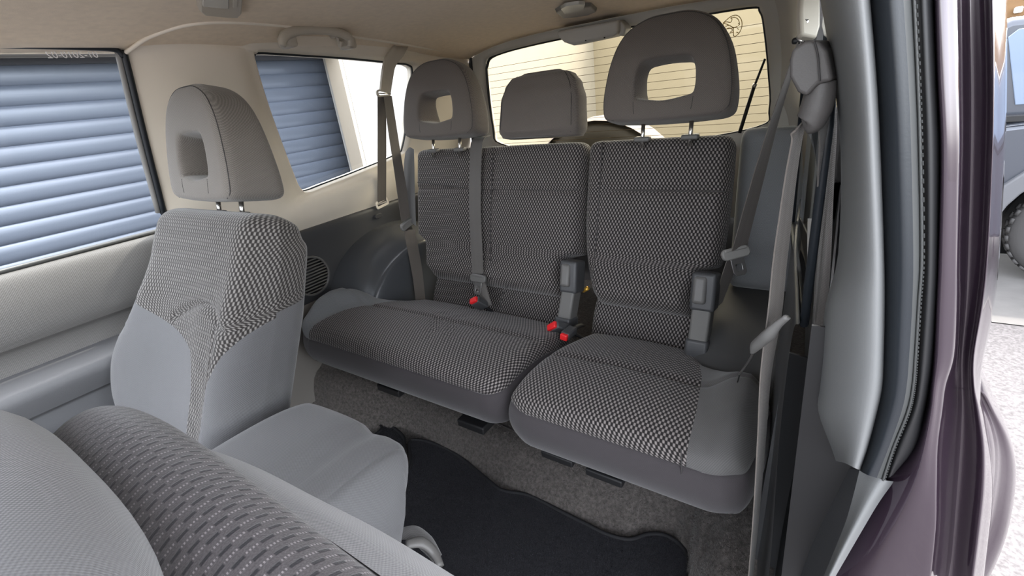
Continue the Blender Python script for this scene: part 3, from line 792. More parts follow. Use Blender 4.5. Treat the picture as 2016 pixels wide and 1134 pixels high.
# rear wing bulge
fl_o = [at(x, y, y=d) for x, y, d in ((1885, 732, .62), (1925, 735, .66), (1948, 775, .68), (1978, 830, .70), (1993, 890, .72), (1990, 960, .73), (1972, 1040, .73), (1938, 1120, .73), (1910, 1170, .73))]
fl_m = [at(x, y, y=d) for x, y, d in ((1880, 738, .60), (1912, 756, .61), (1938, 800, .62), (1958, 850, .63), (1966, 900, .64), (1962, 960, .65), (1948, 1030, .66), (1915, 1110, .66), (1885, 1170, .66))]
fl_n = [at(x, y, y=d) for x, y, d in ((1876, 746, .585), (1898, 775, .59), (1920, 820, .60), (1938, 865, .605), (1944, 910, .61), (1940, 960, .62), (1922, 1030, .63), (1890, 1110, .63), (1860, 1170, .63))]
fl_i = [at(x, y, y=d) for x, y, d in ((1866, 752, .575), (1872, 800, .58), (1880, 850, .59), (1884, 890, .60), (1882, 930, .60), (1876, 980, .60), (1866, 1040, .60), (1850, 1110, .60), (1830, 1170, .60))]
bk = [V(p.x-.01, 1.1, p.z) for p in fl_o]
struct(sheet('trim_7', [fl_i, fl_n, fl_m, fl_o, bk], M['paint'], nv=6, nu=5), 'glossy flared rear wing below the pillar')
# lower pillar plastic with the pale front edge
e0 = [at(x, y, y=d) for x, y, d in ((1692, 926, .53), (1680, 975, .52), (1664, 1030, .51), (1640, 1090, .50), (1615, 1150, .49))]
ea = [at(x, y, y=d) for x, y, d in ((1738, 944, .515), (1712, 985, .505), (1684, 1035, .495), (1655, 1090, .485), (1625, 1150, .475))]
eb = [at(x, y, y=d) for x, y, d in ((1760, 948, .53), (1730, 990, .52), (1700, 1040, .51), (1668, 1095, .50), (1636, 1150, .49))]
ei = [at(x, y, y=d) for x, y, d in ((1645, 908, .60), (1618, 960, .60), (1590, 1020, .60), (1568, 1080, .60), (1550, 1150, .60))]
ej = [at(x, y, y=d) for x, y, d in ((1606, 812, .66), (1575, 900, .66), (1556, 980, .66), (1540, 1060, .66), (1525, 1150, .66))]
ek = [p+V(.0, .12, 0) for p in ej]
struct(sheet('trim_8', [ek, ej, ei, e0], M['trim_dark'], nv=5, nu=5), 'dark lower pillar panel on the near side')
struct(sheet('trim_9', [e0, ea, eb], M['pillar'], nv=5, nu=5), 'pale curved edge of the lower pillar panel')

# ================================================================== SEATS
def headrest(parent, cx, y0, z0, W, H, T, rec, cloth, hole=True, label=None, posts=True, hs_=.21, postlen=.05):
    """arch headrest; y0,z0 bottom of the front face, rec = rise in y per unit z"""
    L = math.hypot(1, rec); ey = V(0, rec/L, 1/L); nz = V(0, -1/L, rec/L)
    o = V(cx, y0, z0)
    def P(a, b, c): return o+V(a, 0, 0)+ey*b+nz*c
    w = W/2
    out = [(-w*.55, 0), (0, -.002), (w*.55, 0), (w*.92, H*.03), (w, H*.16), (w*.97, H*.40), (w*.86, H*.68), (w*.66, H*.88), (w*.34, H*.985),
           (0, H), (-w*.34, H*.985), (-w*.66, H*.88), (-w*.86, H*.68), (-w*.97, H*.40), (-w, H*.16), (-w*.92, H*.03)]
    if hole:
        hw, h0, h1 = W*hs_, H*.23, H*.57
        inn = [(-hw*.6, h0), (0, h0-.004), (hw*.6, h0), (hw*.93, h0+.004), (hw, h0+.018), (hw, (h0+h1)/2-.005), (hw*.96, h1-.022), (hw*.8, h1-.004), (hw*.4, h1),
               (0, h1+.001), (-hw*.4, h1), (-hw*.8, h1-.004), (-hw*.96, h1-.022), (-hw, (h0+h1)/2-.005), (-hw, h0+.018), (-hw*.93, h0+.004)]
        O = spline([V(a, b, 0) for a, b in out], 5, True); I = spline([V(a, b, 0) for a, b in inn], 5, True)
        rows = []; K = len(O); n = 36
        for k in range(K):
            mid = (O[k]+I[k])/2; hf = (O[k]-I[k])/2; bz = O[k].y/H
            th = T*(0.5-0.17*bz)
            row = []
            for i in range(n):
                a = 2*math.pi*i/n
                c, s = math.cos(a), math.sin(a)
                ex = .42 if c > 0 else .20
                c = math.copysign(abs(c)**ex, c); s = math.copysign(abs(s)**ex, s)
                # hole walls flare a little towards the front
                q = mid+hf*c
                if c < 0: q += (O[k]-I[k]).normalized()*(.006*max(0, s))
                row.append(P(q.x, q.y, -th+th*s))
            rows.append(row)
        v, f, uv = grid(rows, closed_u=True, closed_v=True)
        uv = [((p-o).x, (p-o).dot(ey)+.6*(p-o).dot(nz)) for p in v]
        hr = mk('headrest', v, f, cloth, parent, uv=uv)
        # piping: front ring seam round the hole and two short seams below it
        for s in (-1, 1):
            tube('seam', [P(s*hw*1.08, h0-.008, -.0006), P(s*hw*1.06, H*.12, -.0002), P(s*hw*1.03, .018, -.0004)], .0009, M['seam'], hr, n=5)
        # side seam where the face meets the boxing
        ks = [k for k in range(14, 78)]
        pts = []
        for k in ks[::3]:
            mid = (O[k]+I[k])/2; hf = (O[k]-I[k])/2; bz = O[k].y/H; th = T*(0.5-0.17*bz)
            a = math.radians(45); c, s = math.cos(a)**.42, math.sin(a)**.42
            q = mid+hf*c; pts.append(P(q.x, q.y, -th+th*s))
        tube('piping', pts, .0010, M['seam'], hr, n=5)
    else:
        K = 24; rows = []
        for k in range(K+1):
            b = H*(0.5-0.5*math.cos(math.pi*k/K)); u = b/H
            wtop = interp([(0, .955), (.12, 1.0), (.55, .97), (.8, .88), (.93, .74), (1.0, .46)], u)*w
            th = T*interp([(0, .36), (.08, .5), (.6, .46), (.9, .33), (1.0, .14)], u)
            row = []
            for i in range(44):
                a = 2*math.pi*i/44; c, s = math.cos(a), math.sin(a)
                c = math.copysign(abs(c)**.42, c); s = math.copysign(abs(s)**.42, s)
                row.append(P(wtop*c, b, -T/2+th*s))
            rows.append(row)
        v, f, uv = grid(rows, closed_u=True); f += [tuple(range(43, -1, -1)), tuple(K*44+i for i in range(44))]
        uv = [((p-o).x, (p-o).dot(ey)+.6*(p-o).dot(nz)) for p in v]
        hr = mk('headrest', v, f, cloth, parent, uv=uv)
        for s in (-1, 1):
            pts = []
            for u in (.03, .15, .35, .55, .75, .9, .96):
                wtop = interp([(0, .955), (.12, 1.0), (.55, .97), (.8, .88), (.93, .74), (1.0, .46)], u)*w
                th = T*interp([(0, .36), (.08, .5), (.6, .46), (.9, .33), (1.0, .14)], u)
                a = math.radians(42); pts.append(P(s*wtop*math.cos(a)**.42, H*u, -T/2+th*math.sin(a)**.42+.0004))
            tube('piping', pts, .0010, M['seam'], hr, n=5)
    if posts:
        for s in (-1, 1):
            tube('headrest_post', [P(s*W*.19, .01, -T/2), P(s*W*.19, -postlen, -T/2)], .0052, M['chrome'], hr, sm=1, n=10)
            c = P(s*W*.19, -postlen*.62, -T/2)
            box('post_guide', c, (.040, .022, .012), M['plastic'], hr, bevel=.004)
    if label: hr['label'] = label
    return hr

def gs(x, c, w): return math.exp(-((x-c)/w)**2)

# ---- rear backrest plane
BR = 0.395
def bpt(px, py, off=0.0): return at(px, py, pl=(0, 1, -BR, 1.07-.45*BR-off))
def bxz(tab): return [(bpt(*p).z, bpt(*p).x) for p in tab]
Z0, Z1 = .435, .860
def tz(z): return (z-Z0)/(Z1-Z0)
def mkrows(left, right, h=.055):
    L_ = sorted(bxz(left)); R_ = sorted(bxz(right)); rows = []
    for k in range(49):
        z = Z0+(Z1-Z0)*k/48
        rows.append((k/48, lin(L_, z), lin(R_, z), 1.07+(z-.45)*BR, z, h))
    return rows

# ---- left double seat
rs = thing('rear_seat', 'double rear bench in dark woven cloth under the two far headrests', 'car seat', (-.25, .9, .2), 'rear seats')
rows = mkrows([(815, 293), (817, 400), (818, 459), (832, 472), (838, 519), (846, 530)],
              [(1150, 270), (1147, 380), (1142, 487), (1139, 500), (1110, 506), (1105, 512), (1107, 560), (1110, 580)])
zs = bpt(900, 372).z; ts_ = tz(zs); xs_ = bpt(968, 400).x; xb = bpt(935, 400).x
def rel_l(x, t):
    r = .010*math.sin(math.pi*min(1, max(0, t)))
    r -= .012*gs(t, ts_, .014)
    r -= .006*gs(x, xs_, .004)
    r -= .010*gs(x, xb, .03)
    r += .022*gs(t, .08, .13)
    return r
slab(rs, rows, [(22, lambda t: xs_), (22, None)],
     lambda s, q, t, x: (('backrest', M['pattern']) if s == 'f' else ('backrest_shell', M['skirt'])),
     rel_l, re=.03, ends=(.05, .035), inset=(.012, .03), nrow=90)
def seamline(parent, pts, rel):
    out = []
    for p in pts:
        q = bpt(*p); out.append(bpt(p[0], p[1], rel(q.x, tz(q.z))+.0008))
    tube('seam', out, .0015, M['seam'], parent, n=6, sm=4)
seamline(rs, [(822, 359), (850, 362), (890, 367), (922, 371)], rel_l)
seamline(rs, [(970, 373), (1020, 374), (1080, 374), (1138, 374)], rel_l)
seamline(rs, [(971, 292), (969, 340), (967, 400), (966, 460), (966, 520), (967, 552)], rel_l)
# pale side boxing at the outer edge
sheet('side_panel', [[bpt(798, 300, -.03), bpt(806, 290, -.012), bpt(815, 294, .004)], [bpt(795, 330, -.03), bpt(804, 330, -.01), bpt(816, 330, .004)],
      [bpt(797, 380, -.03), bpt(806, 380, -.01), bpt(817, 380, .004)], [bpt(806, 440, -.03), bpt(812, 440, -.01), bpt(819, 445, .004)]], M['bolster'], rs, nv=5, nu=4)
# lower back pad
def pad_low(parent, xl, xr):
    rows = [(0, xl, xr, 1.056, .30, .03), (.4, xl, xr, 1.074, .36, .03), (.75, xl, xr, 1.118, .43, .03), (1, xl+.01, xr-.01, 1.17, .50, .03)]
    slab(parent, rows, [(20, None)], lambda s, q, t, x: ('lower_back_pad', M['pattern']), lambda x, t: -.006*gs(x, (xl+xr)/2-.02, .004), re=.02, ends=(.02, .02), nrow=16)
pad_low(rs, -.475, .062)
tube('pad_seam', [at(1000, 560, y=1.035), at(988, 585, y=1.03), at(985, 608, y=1.03)], .0016, M['seam'], rs, n=6)
# cushion
XB = [(0, -.60), (.15, -.592), (.35, -.57), (.55, -.515), (.7, -.50), (1, -.49)]
rows = [(0, -.660, .118, .652, .402, .030), (.1, -.672, .120, .690, .412, .030), (.3, -.685, .124, .770, .420, .032), (.5, -.680, .126, .850, .415, .034),
        (.62, -.650, .128, .90, .405, .036), (.72, -.55, .128, .94, .392, .036), (.85, -.505, .126, .99, .376, .036), (1, -.50, .122, 1.06, .352, .036)]
def rel_cl(x, t):
    r = 0.0
    b = lin(XB, t)
    if x < b: r += .050*(1-math.cos(math.pi*min(1, (b-x)/.085)))/2*interp([(0, .3), (.28, 1), (.45, 1), (.72, 0)], t)
    r -= .007*gs(t, .52+.06*(x+.25), .018)
    xm = lin([(0, -.10), (.35, -.16), (.55, -.22), (1, -.24)], t)
    r -= (.006*gs(x, xm-.02, .008)+.004*gs(x, xm+.04, .008))*interp([(.1, 0), (.45, 1)], t)
    r += .006*math.sin(math.pi*min(1, max(0, (x+.6)/.73)))
    return r
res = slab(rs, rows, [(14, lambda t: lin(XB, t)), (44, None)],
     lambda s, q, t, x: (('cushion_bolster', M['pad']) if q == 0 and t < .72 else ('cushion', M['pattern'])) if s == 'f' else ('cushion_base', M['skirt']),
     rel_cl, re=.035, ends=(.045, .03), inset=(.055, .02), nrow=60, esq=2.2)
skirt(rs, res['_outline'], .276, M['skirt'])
for px in ((745, 752, 788, 768), (903, 820, 955, 840)):
    a, b = at(px[0], px[1], y=.70), at(px[2], px[3], y=.70); c = (a+b)/2
    box('floor_bracket', c+V(0, .02, -.012), (abs(b.x-a.x), .06, .022), M['black'], rs, bevel=.004, rot=frx(0, 0, 0))
headrest(rs, -.408, 1.165, .896, .31, .235, .105, .22, M['head_cloth'], True, postlen=.06)
headrest(rs, -.052, 1.185, .880, .268, .178, .105, .22, M['head_cloth'], False, 'solid headrest without an opening', posts=False)
# hinge cover
def hinge(parent, top, mid, low, w):
    a, b, c = top, mid, low
    ex = V(1, 0, 0)
    def slabbox(nm, p, q, w, d, m, bev):
        dirn = (q-p); Lh = dirn.length; ey = dirn/Lh; ez = ex.cross(ey); v = []
        for s in (-.5, .5):
            for u in (-.5, .5):
                for k in (0, 1):
                    v.append(p+ey*(Lh*k)+ex*(w*u)+ez*(d*s))
        f = [(0, 1, 3, 2), (4, 6, 7, 5), (0, 4, 5, 1), (2, 3, 7, 6), (0, 2, 6, 4), (1, 5, 7, 3)]
        return mk(nm, v, f, m, parent, bevel=bev, seg=3)
    slabbox('hinge_cover', a, b, w, .06, M['trim_dark'], .008)
    slabbox('hinge_arm', b+V(0, .0, .01), c, w*.78, .05, M['plastic'], .006)
    slabbox('hinge_cap', a+V(-w*.12, -.012, -.008), b+V(-w*.12, -.012, .02), w*.55, .05, M['plastic'], .008)
    slabbox('hinge_base', c+V(0, .005, .02), c+V(0, -.02, -.08), w*.95, .06, M['trim_dark'], .008)
hinge(rs, at(1128, 512, y=1.075), at(1126, 575, y=1.05), at(1115, 635, y=1.03), .052)

# ---- right single seat
r2 = thing('rear_seat', 'single rear seat in dark woven cloth nearest the open door', 'car seat', (.38, .9, .2), 'rear seats')
rows = mkrows([(1154, 275), (1150, 350), (1146, 437), (1147, 490), (1152, 530), (1158, 560), (1165, 585)],
              [(1444, 265), (1440, 330), (1430, 430), (1416, 518), (1410, 526), (1382, 533), (1374, 542), (1366, 575), (1358, 615)])
zs2 = bpt(1300, 374).z; t2 = tz(zs2); xv = bpt(1178, 400).x
def rel_r(x, t):
    r = .010*math.sin(math.pi*min(1, max(0, t)))
    r -= .012*gs(t, t2, .014)*(1 if x > xv else 0)
    r -= .006*gs(x, xv, .004)
    r += .022*gs(t, .08, .13)
    return r
slab(r2, rows, [(8, lambda t: xv), (30, None)],
     lambda s, q, t, x: (('backrest', M['pattern']) if s == 'f' else ('backrest_shell', M['bolster'])),
     rel_r, re=.03, ends=(.05, .035), inset=(.012, .03), nrow=90)
seamline(r2, [(1182, 374), (1240, 375), (1320, 376), (1390, 377), (1432, 377)], rel_r)
seamline(r2, [(1186, 280), (1183, 330), (1179, 400), (1175, 460), (1170, 510)], rel_r)
pad_low(r2, .150, .432)
XR = [(0, .532), (.3, .522), (.6, .502), (.72, .488), (.82, .476), (1, .47)]
rows = [(0, .158, .612, .632, .392, .020), (.08, .152, .622, .655, .402, .022), (.25, .150, .632, .725, .414, .026), (.45, .151, .634, .81, .412, .030),
        (.6, .154, .628, .875, .402, .032), (.70, .156, .595, .915, .393, .034), (.8, .158, .50, .955, .383, .036), (1, .158, .48, 1.06, .350, .036)]
def rel_cr(x, t):
    r = 0.0; b = lin(XR, t)
    if x > b: r += .042*(1-math.cos(math.pi*min(1, (x-b)/.075)))/2*interp([(0, .15), (.3, .85), (.5, 1), (.80, 0)], t)
    r -= .008*gs(t, .50+.1*(x-.3), .02)
    r += .008*math.sin(math.pi*min(1, max(0, (x-.14)/.36)))
    return r
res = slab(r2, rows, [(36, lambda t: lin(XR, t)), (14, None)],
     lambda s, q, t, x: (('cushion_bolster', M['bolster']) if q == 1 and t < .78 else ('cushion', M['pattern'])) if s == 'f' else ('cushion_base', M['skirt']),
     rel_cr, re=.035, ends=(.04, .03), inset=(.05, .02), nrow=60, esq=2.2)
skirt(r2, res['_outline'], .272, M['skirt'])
for px in ((1068, 880, 1130, 908), (1155, 914, 1228, 948)):
    a, b = at(px[0], px[1], y=.68), at(px[2], px[3], y=.68); c = (a+b)/2
    box('floor_bracket', c+V(0, .02, -.008), (abs(b.x-a.x), .06, .018), M['black'], r2, bevel=.004)
headrest(r2, .320, 1.165, .900, .310, .235, .105, .22, M['head_cloth'], True, postlen=.06)
hinge(r2, at(1392, 535, y=1.075), at(1385, 610, y=1.05), at(1375, 680, y=1.03), .056)
# skirt seam on the bolster corner
tube('skirt_seam', [at(1341, 884, y=.632), at(1342, 930, y=.634), at(1340, 962, y=.64)], .0012, M['seam'], r2, n=5)
# release lever on a wire
lv = thing('release_lever', 'small grey pull lever on a bent wire above seat bolster', 'lever', tuple(at(1456, 737, y=.66)))
tube('wire', [at(1456, 737, y=.66), at(1472, 715, y=.62), at(1486, 690, y=.585)], .0017, M['steel'], lv, n=8)
tube('grip', [at(1481, 695, y=.59), at(1491, 679, y=.58), at(1512, 660, y=.566), at(1530, 640, y=.560), at(1550, 624, y=.556)], [.003, .0085, .009, .006, .0045], M['plastic'], lv, n=14, flat=.7)
tube('cord', [at(1456, 737, y=.66), at(1454, 745, y=.70), at(1452, 752, y=.745)], .0012, M['black'], lv, n=6)

# ---- upholstered side pad right of the single seat
t = thing('side_pad', 'grey upholstered side pad between single seat and rear pillar', 'side pad', (.55, 1.3, .45))
rows = [(0, .478, .626, 1.235, .455, .04), (.15, .476, .632, 1.245, .50, .045), (.5, .472, .628, 1.285, .66, .045), (.85, .468, .606, 1.325, .80, .04), (1, .47, .60, 1.335, .853, .035)]
slab(t, rows, [(22, None)], lambda s, q, tt, x: ('pad_cover', M['pad']) if s == 'f' else ('pad_back', M['skirt']), lambda x, tt: .008*math.sin(math.pi*tt), re=.035, ends=(.035, .03), inset=(.015, .02), nrow=30)

# ---- front seat, far side
fs = thing('front_seat', 'upright far front seat with grey side bolsters and open headrest', 'car seat', (-.46, .3, .15), 'front seats')
def fz(z): return .23+.5*(z-.45)
zA, zB = .36, .853
def fr_t(z): return (z-zA)/(zB-zA)
LW = [(0, -.60), (fr_t(.45), -.68), (fr_t(.53), -.715), (fr_t(.62), -.695), (fr_t(.70), -.672), (fr_t(.80), -.668), (1, -.655)]
rows = []
for k in range(13):
    t = k/12; z = zA+(zB-zA)*t
    rows.append((t, lin_s(LW, t), -.222+.004*math.sin(3*t), fz(z), z, lin([(0, .078), (.5, .078), (.8, .072), (1, .056)], t)))
bl = [(0, -.36), (fr_t(.51), -.37), (fr_t(.58), -.40), (fr_t(.605), -.46), (fr_t(.63), -.56), (fr_t(.66), -.66), (fr_t(.69), -.72), (1, -.75)]
br = [(0, -.30), (fr_t(.50), -.285), (fr_t(.56), -.262), (fr_t(.60), -.245), (fr_t(.64), -.215), (1, -.20)]
def rel_f(x, t):
    r = 0.0
    lo = interp([(0, 1), (.35, 1), (.62, .55), (.8, .15), (1, 0)], t)
    r += .045*lo*(gs(x, -.66, .085)+.6*gs(x, -.235, .05))
    r -= .012*lo*gs(x, -.40, .12)
    # lumbar arch and flutes
    za = .672-.9*(abs(x+.36))**1.5; ta = fr_t(za)
    if -.50 < x < -.24: r -= .010*gs(t, ta, .014)
    r -= .007*gs(x, -.285-.02*(t-.3), .004)*(1 if t < fr_t(.66) else 0)
    r += .006*gs(x, -.36, .06)*(1 if t < ta else .2)
    return r
def asg(s, q, t, x):
    if s == 'f':
        if q == 0: return ('side_bolster#l', M['grey_cloth'])
        if q == 2: return ('side_bolster#r', M['grey_cloth'])
        return ('center_panel', M['pattern_front'])
    if x > -.30: return ('side_boxing#u', M['pattern_front']) if t > fr_t(.648) else ('side_boxing#d', M['grey_cloth'])
    return ('back_panel', M['grey_cloth'])
slab(fs, rows, [(16, lambda t: lin(bl, t)), (30, lambda t: lin(br, t)), (10, None)], asg, rel_f, re=.05, ends=(.05, .045), inset=(.03, .03), nrow=110, nback=20, m=2.8, shear=lambda t: interp([(0, .5), (.75, .5), (.95, .12), (1, .05)], t))
pts = [V(-.2215, fz(z)+.066, z+.005) for z in (.45, .55, .65, .75, .83)]
headrest(fs, -.478, .450, .860, .285, .243, .135, .22, M['head_cloth_front'], True, hs_=.20, postlen=.05)
# seat cushion, mostly hidden
rows = [(0, -.68, -.24, -.25, .42, .07), (.5, -.70, -.22, 0, .43, .08), (1, -.68, -.24, .26, .38, .07)]
slab(fs, rows, [(10, lambda t: -.58), (14, lambda t: -.33), (10, None)], lambda s, q, t, x: (('seat_cushion', M['pattern_front']) if q == 1 else ('cushion_bolster#%d' % q, M['grey_cloth'])) if s == 'f' else ('cushion_base', M['grey_cloth']), None, re=.05, ends=(.06, .05), nrow=16)

# ---- centre console armrest
cc = thing('console_armrest', 'light grey cloth centre armrest beside the upright front seat', 'armrest', (-.05, .2, 0))
rows = [(0, -.20, .115, -.08, .475, .115), (.4, -.205, .132, .10, .482, .115), (.7, -.205, .146, .28, .480, .115), (.9, -.20, .146, .375, .465, .110), (1, -.195, .132, .428, .43, .10)]
def rel_cc(x, t): return .008*math.sin(math.pi*min(1, max(0, (x+.2)/.31)))-.010*gs(x, .032, .022)-.005*gs(x, .112, .004)
slab(cc, rows, [(14, lambda t: .055), (8, lambda t: .112), (8, None)], lambda s, q, t, x: ('lid', M['grey_cloth']) if s == 'f' and q == 0 else (('lid_band', M['grey_cloth']) if s == 'f' and q == 1 else ('lid_side', M['grey_cloth'])),
     rel_cc, re=.045, ends=(.04, .055), inset=(.02, .06), nrow=40)
box('console_base', (-.04, .12, .13), (.20, .42, .24), M['trim_dark'], cc, bevel=.02)

# ---- near front seat, tipped forward in front of the camera
ff = thing('front_seat', 'near front seat tipped forward at the bottom corner, striped backrest top', 'car seat', (.3, .0, 0), 'front seats')
stX = [-.02, -.005, .02, .06, .12, .2, .3, .4, .5, .6, .68]
stS = [.08, .45, .72, .88, .96, 1, 1, 1, 1, 1, 1]
def prof_b(sx):
    # from the headrest side over the crown to the rear edge
    return [(-.04, .60), (-.02, .68), (.008, .728), (.040, .752), (.070, .757), (.095, .742), (.108, .715)]
def prof_c():
    return [(.100, .735), (.118, .722), (.135, .700), (.155, .665), (.170, .62), (.178, .575)]
rows = []
for x, s in zip(stX, stS):
    rows.append([V(x, .06+(y-.06)*s, .60+(z-.60)*s+.012*gs(x, .2, .2)-.03*max(0, x-.35)) for y, z in prof_b(s)])
sheet('backrest_top', rows, M['stripe'], ff, nv=6, nu=6)
rows = []
for x, s in zip(stX, stS):
    rows.append([V(x, .06+(y-.06)*s, .60+(z-.60)*s-.045*(1-min(1, max(0, x)/.40))) for y, z in prof_c()])
sheet('back_panel', rows, M['grey_cloth'], ff, nv=6, nu=6)
# headrest of that seat
K = 22; rows = []
for k in range(K+1):
    u = -1+2*k/K; x = .20+.275*u
    s = max(.02, (1-abs(u)**3.0))**(1/2.4)
    row = []
    for i in range(40):
        a = 2*math.pi*i/40; c, q = math.cos(a), math.sin(a)
        c = math.copysign(abs(c)**.7, c); q = math.copysign(abs(q)**.7, q)
        row.append(V(x, -.072+.110*s*c, .725+.092*s*q+.01*u))
    rows.append(row)
v, f, uv = grid(rows, closed_u=True); f += [tuple(range(39, -1, -1)), tuple(K*40+i for i in range(40))]
mk('headrest', v, f, M['grey_cloth'], ff, uv=uv)
# seat base under it
box('seat_base', (.38, -.02, .25), (.42, .30, .36), M['grey_cloth'], ff, bevel=.05, seg=4)
# seat belt stalk cover by its hinge
sb = thing('stalk_cover', 'crumpled pale grey stalk cover between armrest and tipped seat', 'cover', tuple(at(820, 1060, z=.22)))
tube('sleeve', [at(785, 1052, z=.30), at(815, 1050, z=.29), at(840, 1070, z=.27), at(862, 1100, z=.25)], [.010, .016, .018, .012], M['bolster'], sb, n=12, flat=.6)
tube('fold', [at(800, 1072, z=.31), at(830, 1068, z=.30), at(852, 1085, z=.28), at(868, 1115, z=.27)], [.008, .012, .012, .008], M['plastic'], sb, n=10, flat=.6)

# ================================================================== BELTS
def belt(name, spec, w, m, parent):
    """spec: (px, py, y, a): a = how broadly the strap is turned towards the door side"""
    P, D = [], []
    for px, py, yd, a in spec:
        n = ray(px, py).normalized(); r = (RIGHT-n*RIGHT.dot(n)).normalized()
        P.append(at(px, py, y=yd)); D.append(r*a+n*math.sqrt(1-a*a))
    return ribbon(name, P, D, w, m, parent)
def buckle(name, c, d, w, l, label, face=True):
    """c: button end, d: direction of the body away from the button"""
    t = thing(name, label, 'belt buckle', tuple(c), 'belt buckles')
    ey = Vector(d).normalized(); ex = RIGHT-ey*RIGHT.dot(ey); ex.normalize(); ez = ex.cross(ey)
    fr = lambda a, b, cc: Vector(c)+ex*a+ey*b+ez*cc
    def bx(nm, a0, a1, b0, b1, c0, c1, m, bev):
        v = [fr(a, b, q) for q in (c0, c1) for b in (b0, b1) for a in (a0, a1)]
        f = [(0, 2, 3, 1), (4, 5, 7, 6), (0, 1, 5, 4), (2, 6, 7, 3), (0, 4, 6, 2), (1, 3, 7, 5)]
        return mk(nm, v, f, m, t, bevel=bev, seg=2)
    bx('housing', -w/2, w/2, .004, l, -.011, .011, M['trim_dark'], .004)
    bx('release_button', -w*.40, w*.40, -.004, .012, -.009, .009, M['red'], .003)
    tube('stalk', [fr(0, l*.8, 0), fr(0, l*1.5, -.004), fr(0, l*2.0, -.012)], .010, M['black'], t, n=8, flat=.5)
    return t
def tongue(parent, c, ux, uy, w=.058, m=None):
    """latch plate: moulded cross bar and steel tongue"""
    ux = Vector(ux).normalized(); uy = Vector(uy); uy = (uy-ux*uy.dot(ux)).normalized(); uz = ux.cross(uy)
    fr = lambda a, b, cc=0.0: Vector(c)+ux*a+uy*b+uz*cc
    prism('latch_body', rrect(w, .026, .010), .012, m or M['plastic_mid'], parent, fr, bevel=.003)
    prism('latch_lip', rrect(w*.8, .008, .003), .016, m or M['plastic_mid'], parent, lambda a, b, cc=0.0: fr(a, b+.009, cc), bevel=.002)
    hw = w*.24
    out = [(-hw, .010), (hw, .010), (hw, -.034), (hw*.7, -.042), (-hw*.7, -.042), (-hw, -.034)]
    inn = [(-hw*.45, -.016), (hw*.45, -.016), (hw*.45, -.030), (hw*.3, -.032), (-hw*.3, -.032), (-hw*.45, -.030)]
    frt = lambda a, b, cc=0.0: fr(a, b-.010, cc)
    ringband('latch_tongue', out, inn, .003, M['steel'], parent, frt, n=1, bevel=.0008)

# left outer belt
lb = thing('seat_belt', 'far side rear belt hanging in front of the rear side window', 'seat belt', tuple(atw(752, 400, .03)), 'seat belts')
OFF = .05
pts = [atw(797, 86, .02), atw(784, 100, .045), atw(768, 122, OFF), atw(762, 150, OFF), atw(758, 182, OFF)]
ribbon('guide_sleeve', pts, [V(0, 1, 0)]*5, [.030, .045, .050, .050, .046], M['cream'], lb, th=.008)
c = atw(755, 183, OFF)
fr_ = frame(c, (0, 1, 0), (0, 0, 1))
ringband('belt_ring', rrect(.062, .024, .009, 3), rrect(.050, .012, .005, 3), .008, M['cream'], lb, fr_, n=1, bevel=.002)
tube('ring_bar', [fr_(-.028, .0, .004), fr_(.028, -.004, .004)], .0022, M['chrome'], lb, sm=1, n=8)
ribbon('webbing', [atw(752, 188, OFF), atw(752, 260, OFF-.005), atw(752, 330, .05), atw(752, 398, .046)], [V(0, 1, .05)]*4, [.040, .040, .042, .042], M['strap'], lb)
ribbon('webbing', [atw(763, 188, OFF+.004), at(775, 270, x=-.635), at(789, 360, x=-.625), at(801, 436, x=-.592)], [V(0, 1, .25)]*4, [.036, .040, .044, .046], M['strap'], lb)
ribbon('webbing', [at(806, 452, x=-.582), at(813, 490, x=-.545), at(822, 540, x=-.510), at(828, 592, x=-.492)], [V(0, 1, .25)]*4, .044, M['strap'], lb)
tongue(lb, at(801, 442, x=-.584), V(.0, 1, .28), V(.0, -.25, 1), .062, M['plastic_mid'])
fr_ = frame(atw(752, 400, .046), (0, 1, .12), (0, 0, 1))
ringband('slot_bezel', rrect(.062, .030, .006, 3), rrect(.048, .012, .003, 3), .006, M['trim'], lb, fr_, n=1, bevel=.0015)

# middle belt, over the double backrest
mb = thing('seat_belt', 'middle rear belt running straight down the double backrest', 'seat belt', tuple(bpt(938, 540, .02)), 'seat belts')
pts = [bpt(955, 268, -.03), bpt(942, 274, .012), bpt(937, 300, .020), bpt(935, 400, .022), bpt(938, 480, .026), bpt(941, 540, .034)]
ribbon('webbing', pts, [V(1, 0, 0)]*6, [.046, .046, .048, .048, .046, .044], M['strap_dark'], mb)
tongue(mb, bpt(942, 548, .038), V(1, 0, .0), V(0, .35, 1), .060, M['plastic'])
ribbon('webbing', [bpt(946, 556, .032), bpt(953, 580, .032), bpt(960, 603, .03)], [V(1, 0, 0)]*3, [.036, .034, .036], M['strap_dark'], mb)
c = at(932, 591, y=.985); e_ = at(962, 607, y=1.03)
buckle('belt_buckle', c, e_-c, .036, .050, 'red-topped buckle below the middle belt on the double bench')
c = at(1086, 642, y=.955); e_ = at(1122, 652, y=1.0)
buckle('belt_buckle', c, e_-c, .044, .055, 'upright buckle with tall red button beside the hinge cover')
c = at(1110, 664, y=.93); e_ = at(1128, 648, y=.98)
buckle('belt_buckle', c, e_-c, .026, .05, 'small dark buckle with round red button on the cushion gap')
gc = thing('yellow_clip', 'tiny yellow clip behind the hinge cover between the rear seats', 'clip', tuple(at(1155, 569, y=1.1)))
tube('pin', [at(1148, 573, y=1.1), at(1158, 567, y=1.1)], .006, M['gold'], gc, sm=1, n=8)
tube('cable', [at(1130, 590, y=1.09), at(1142, 574, y=1.1), at(1150, 571, y=1.1)], .003, M['plastic_mid'], gc, n=6)

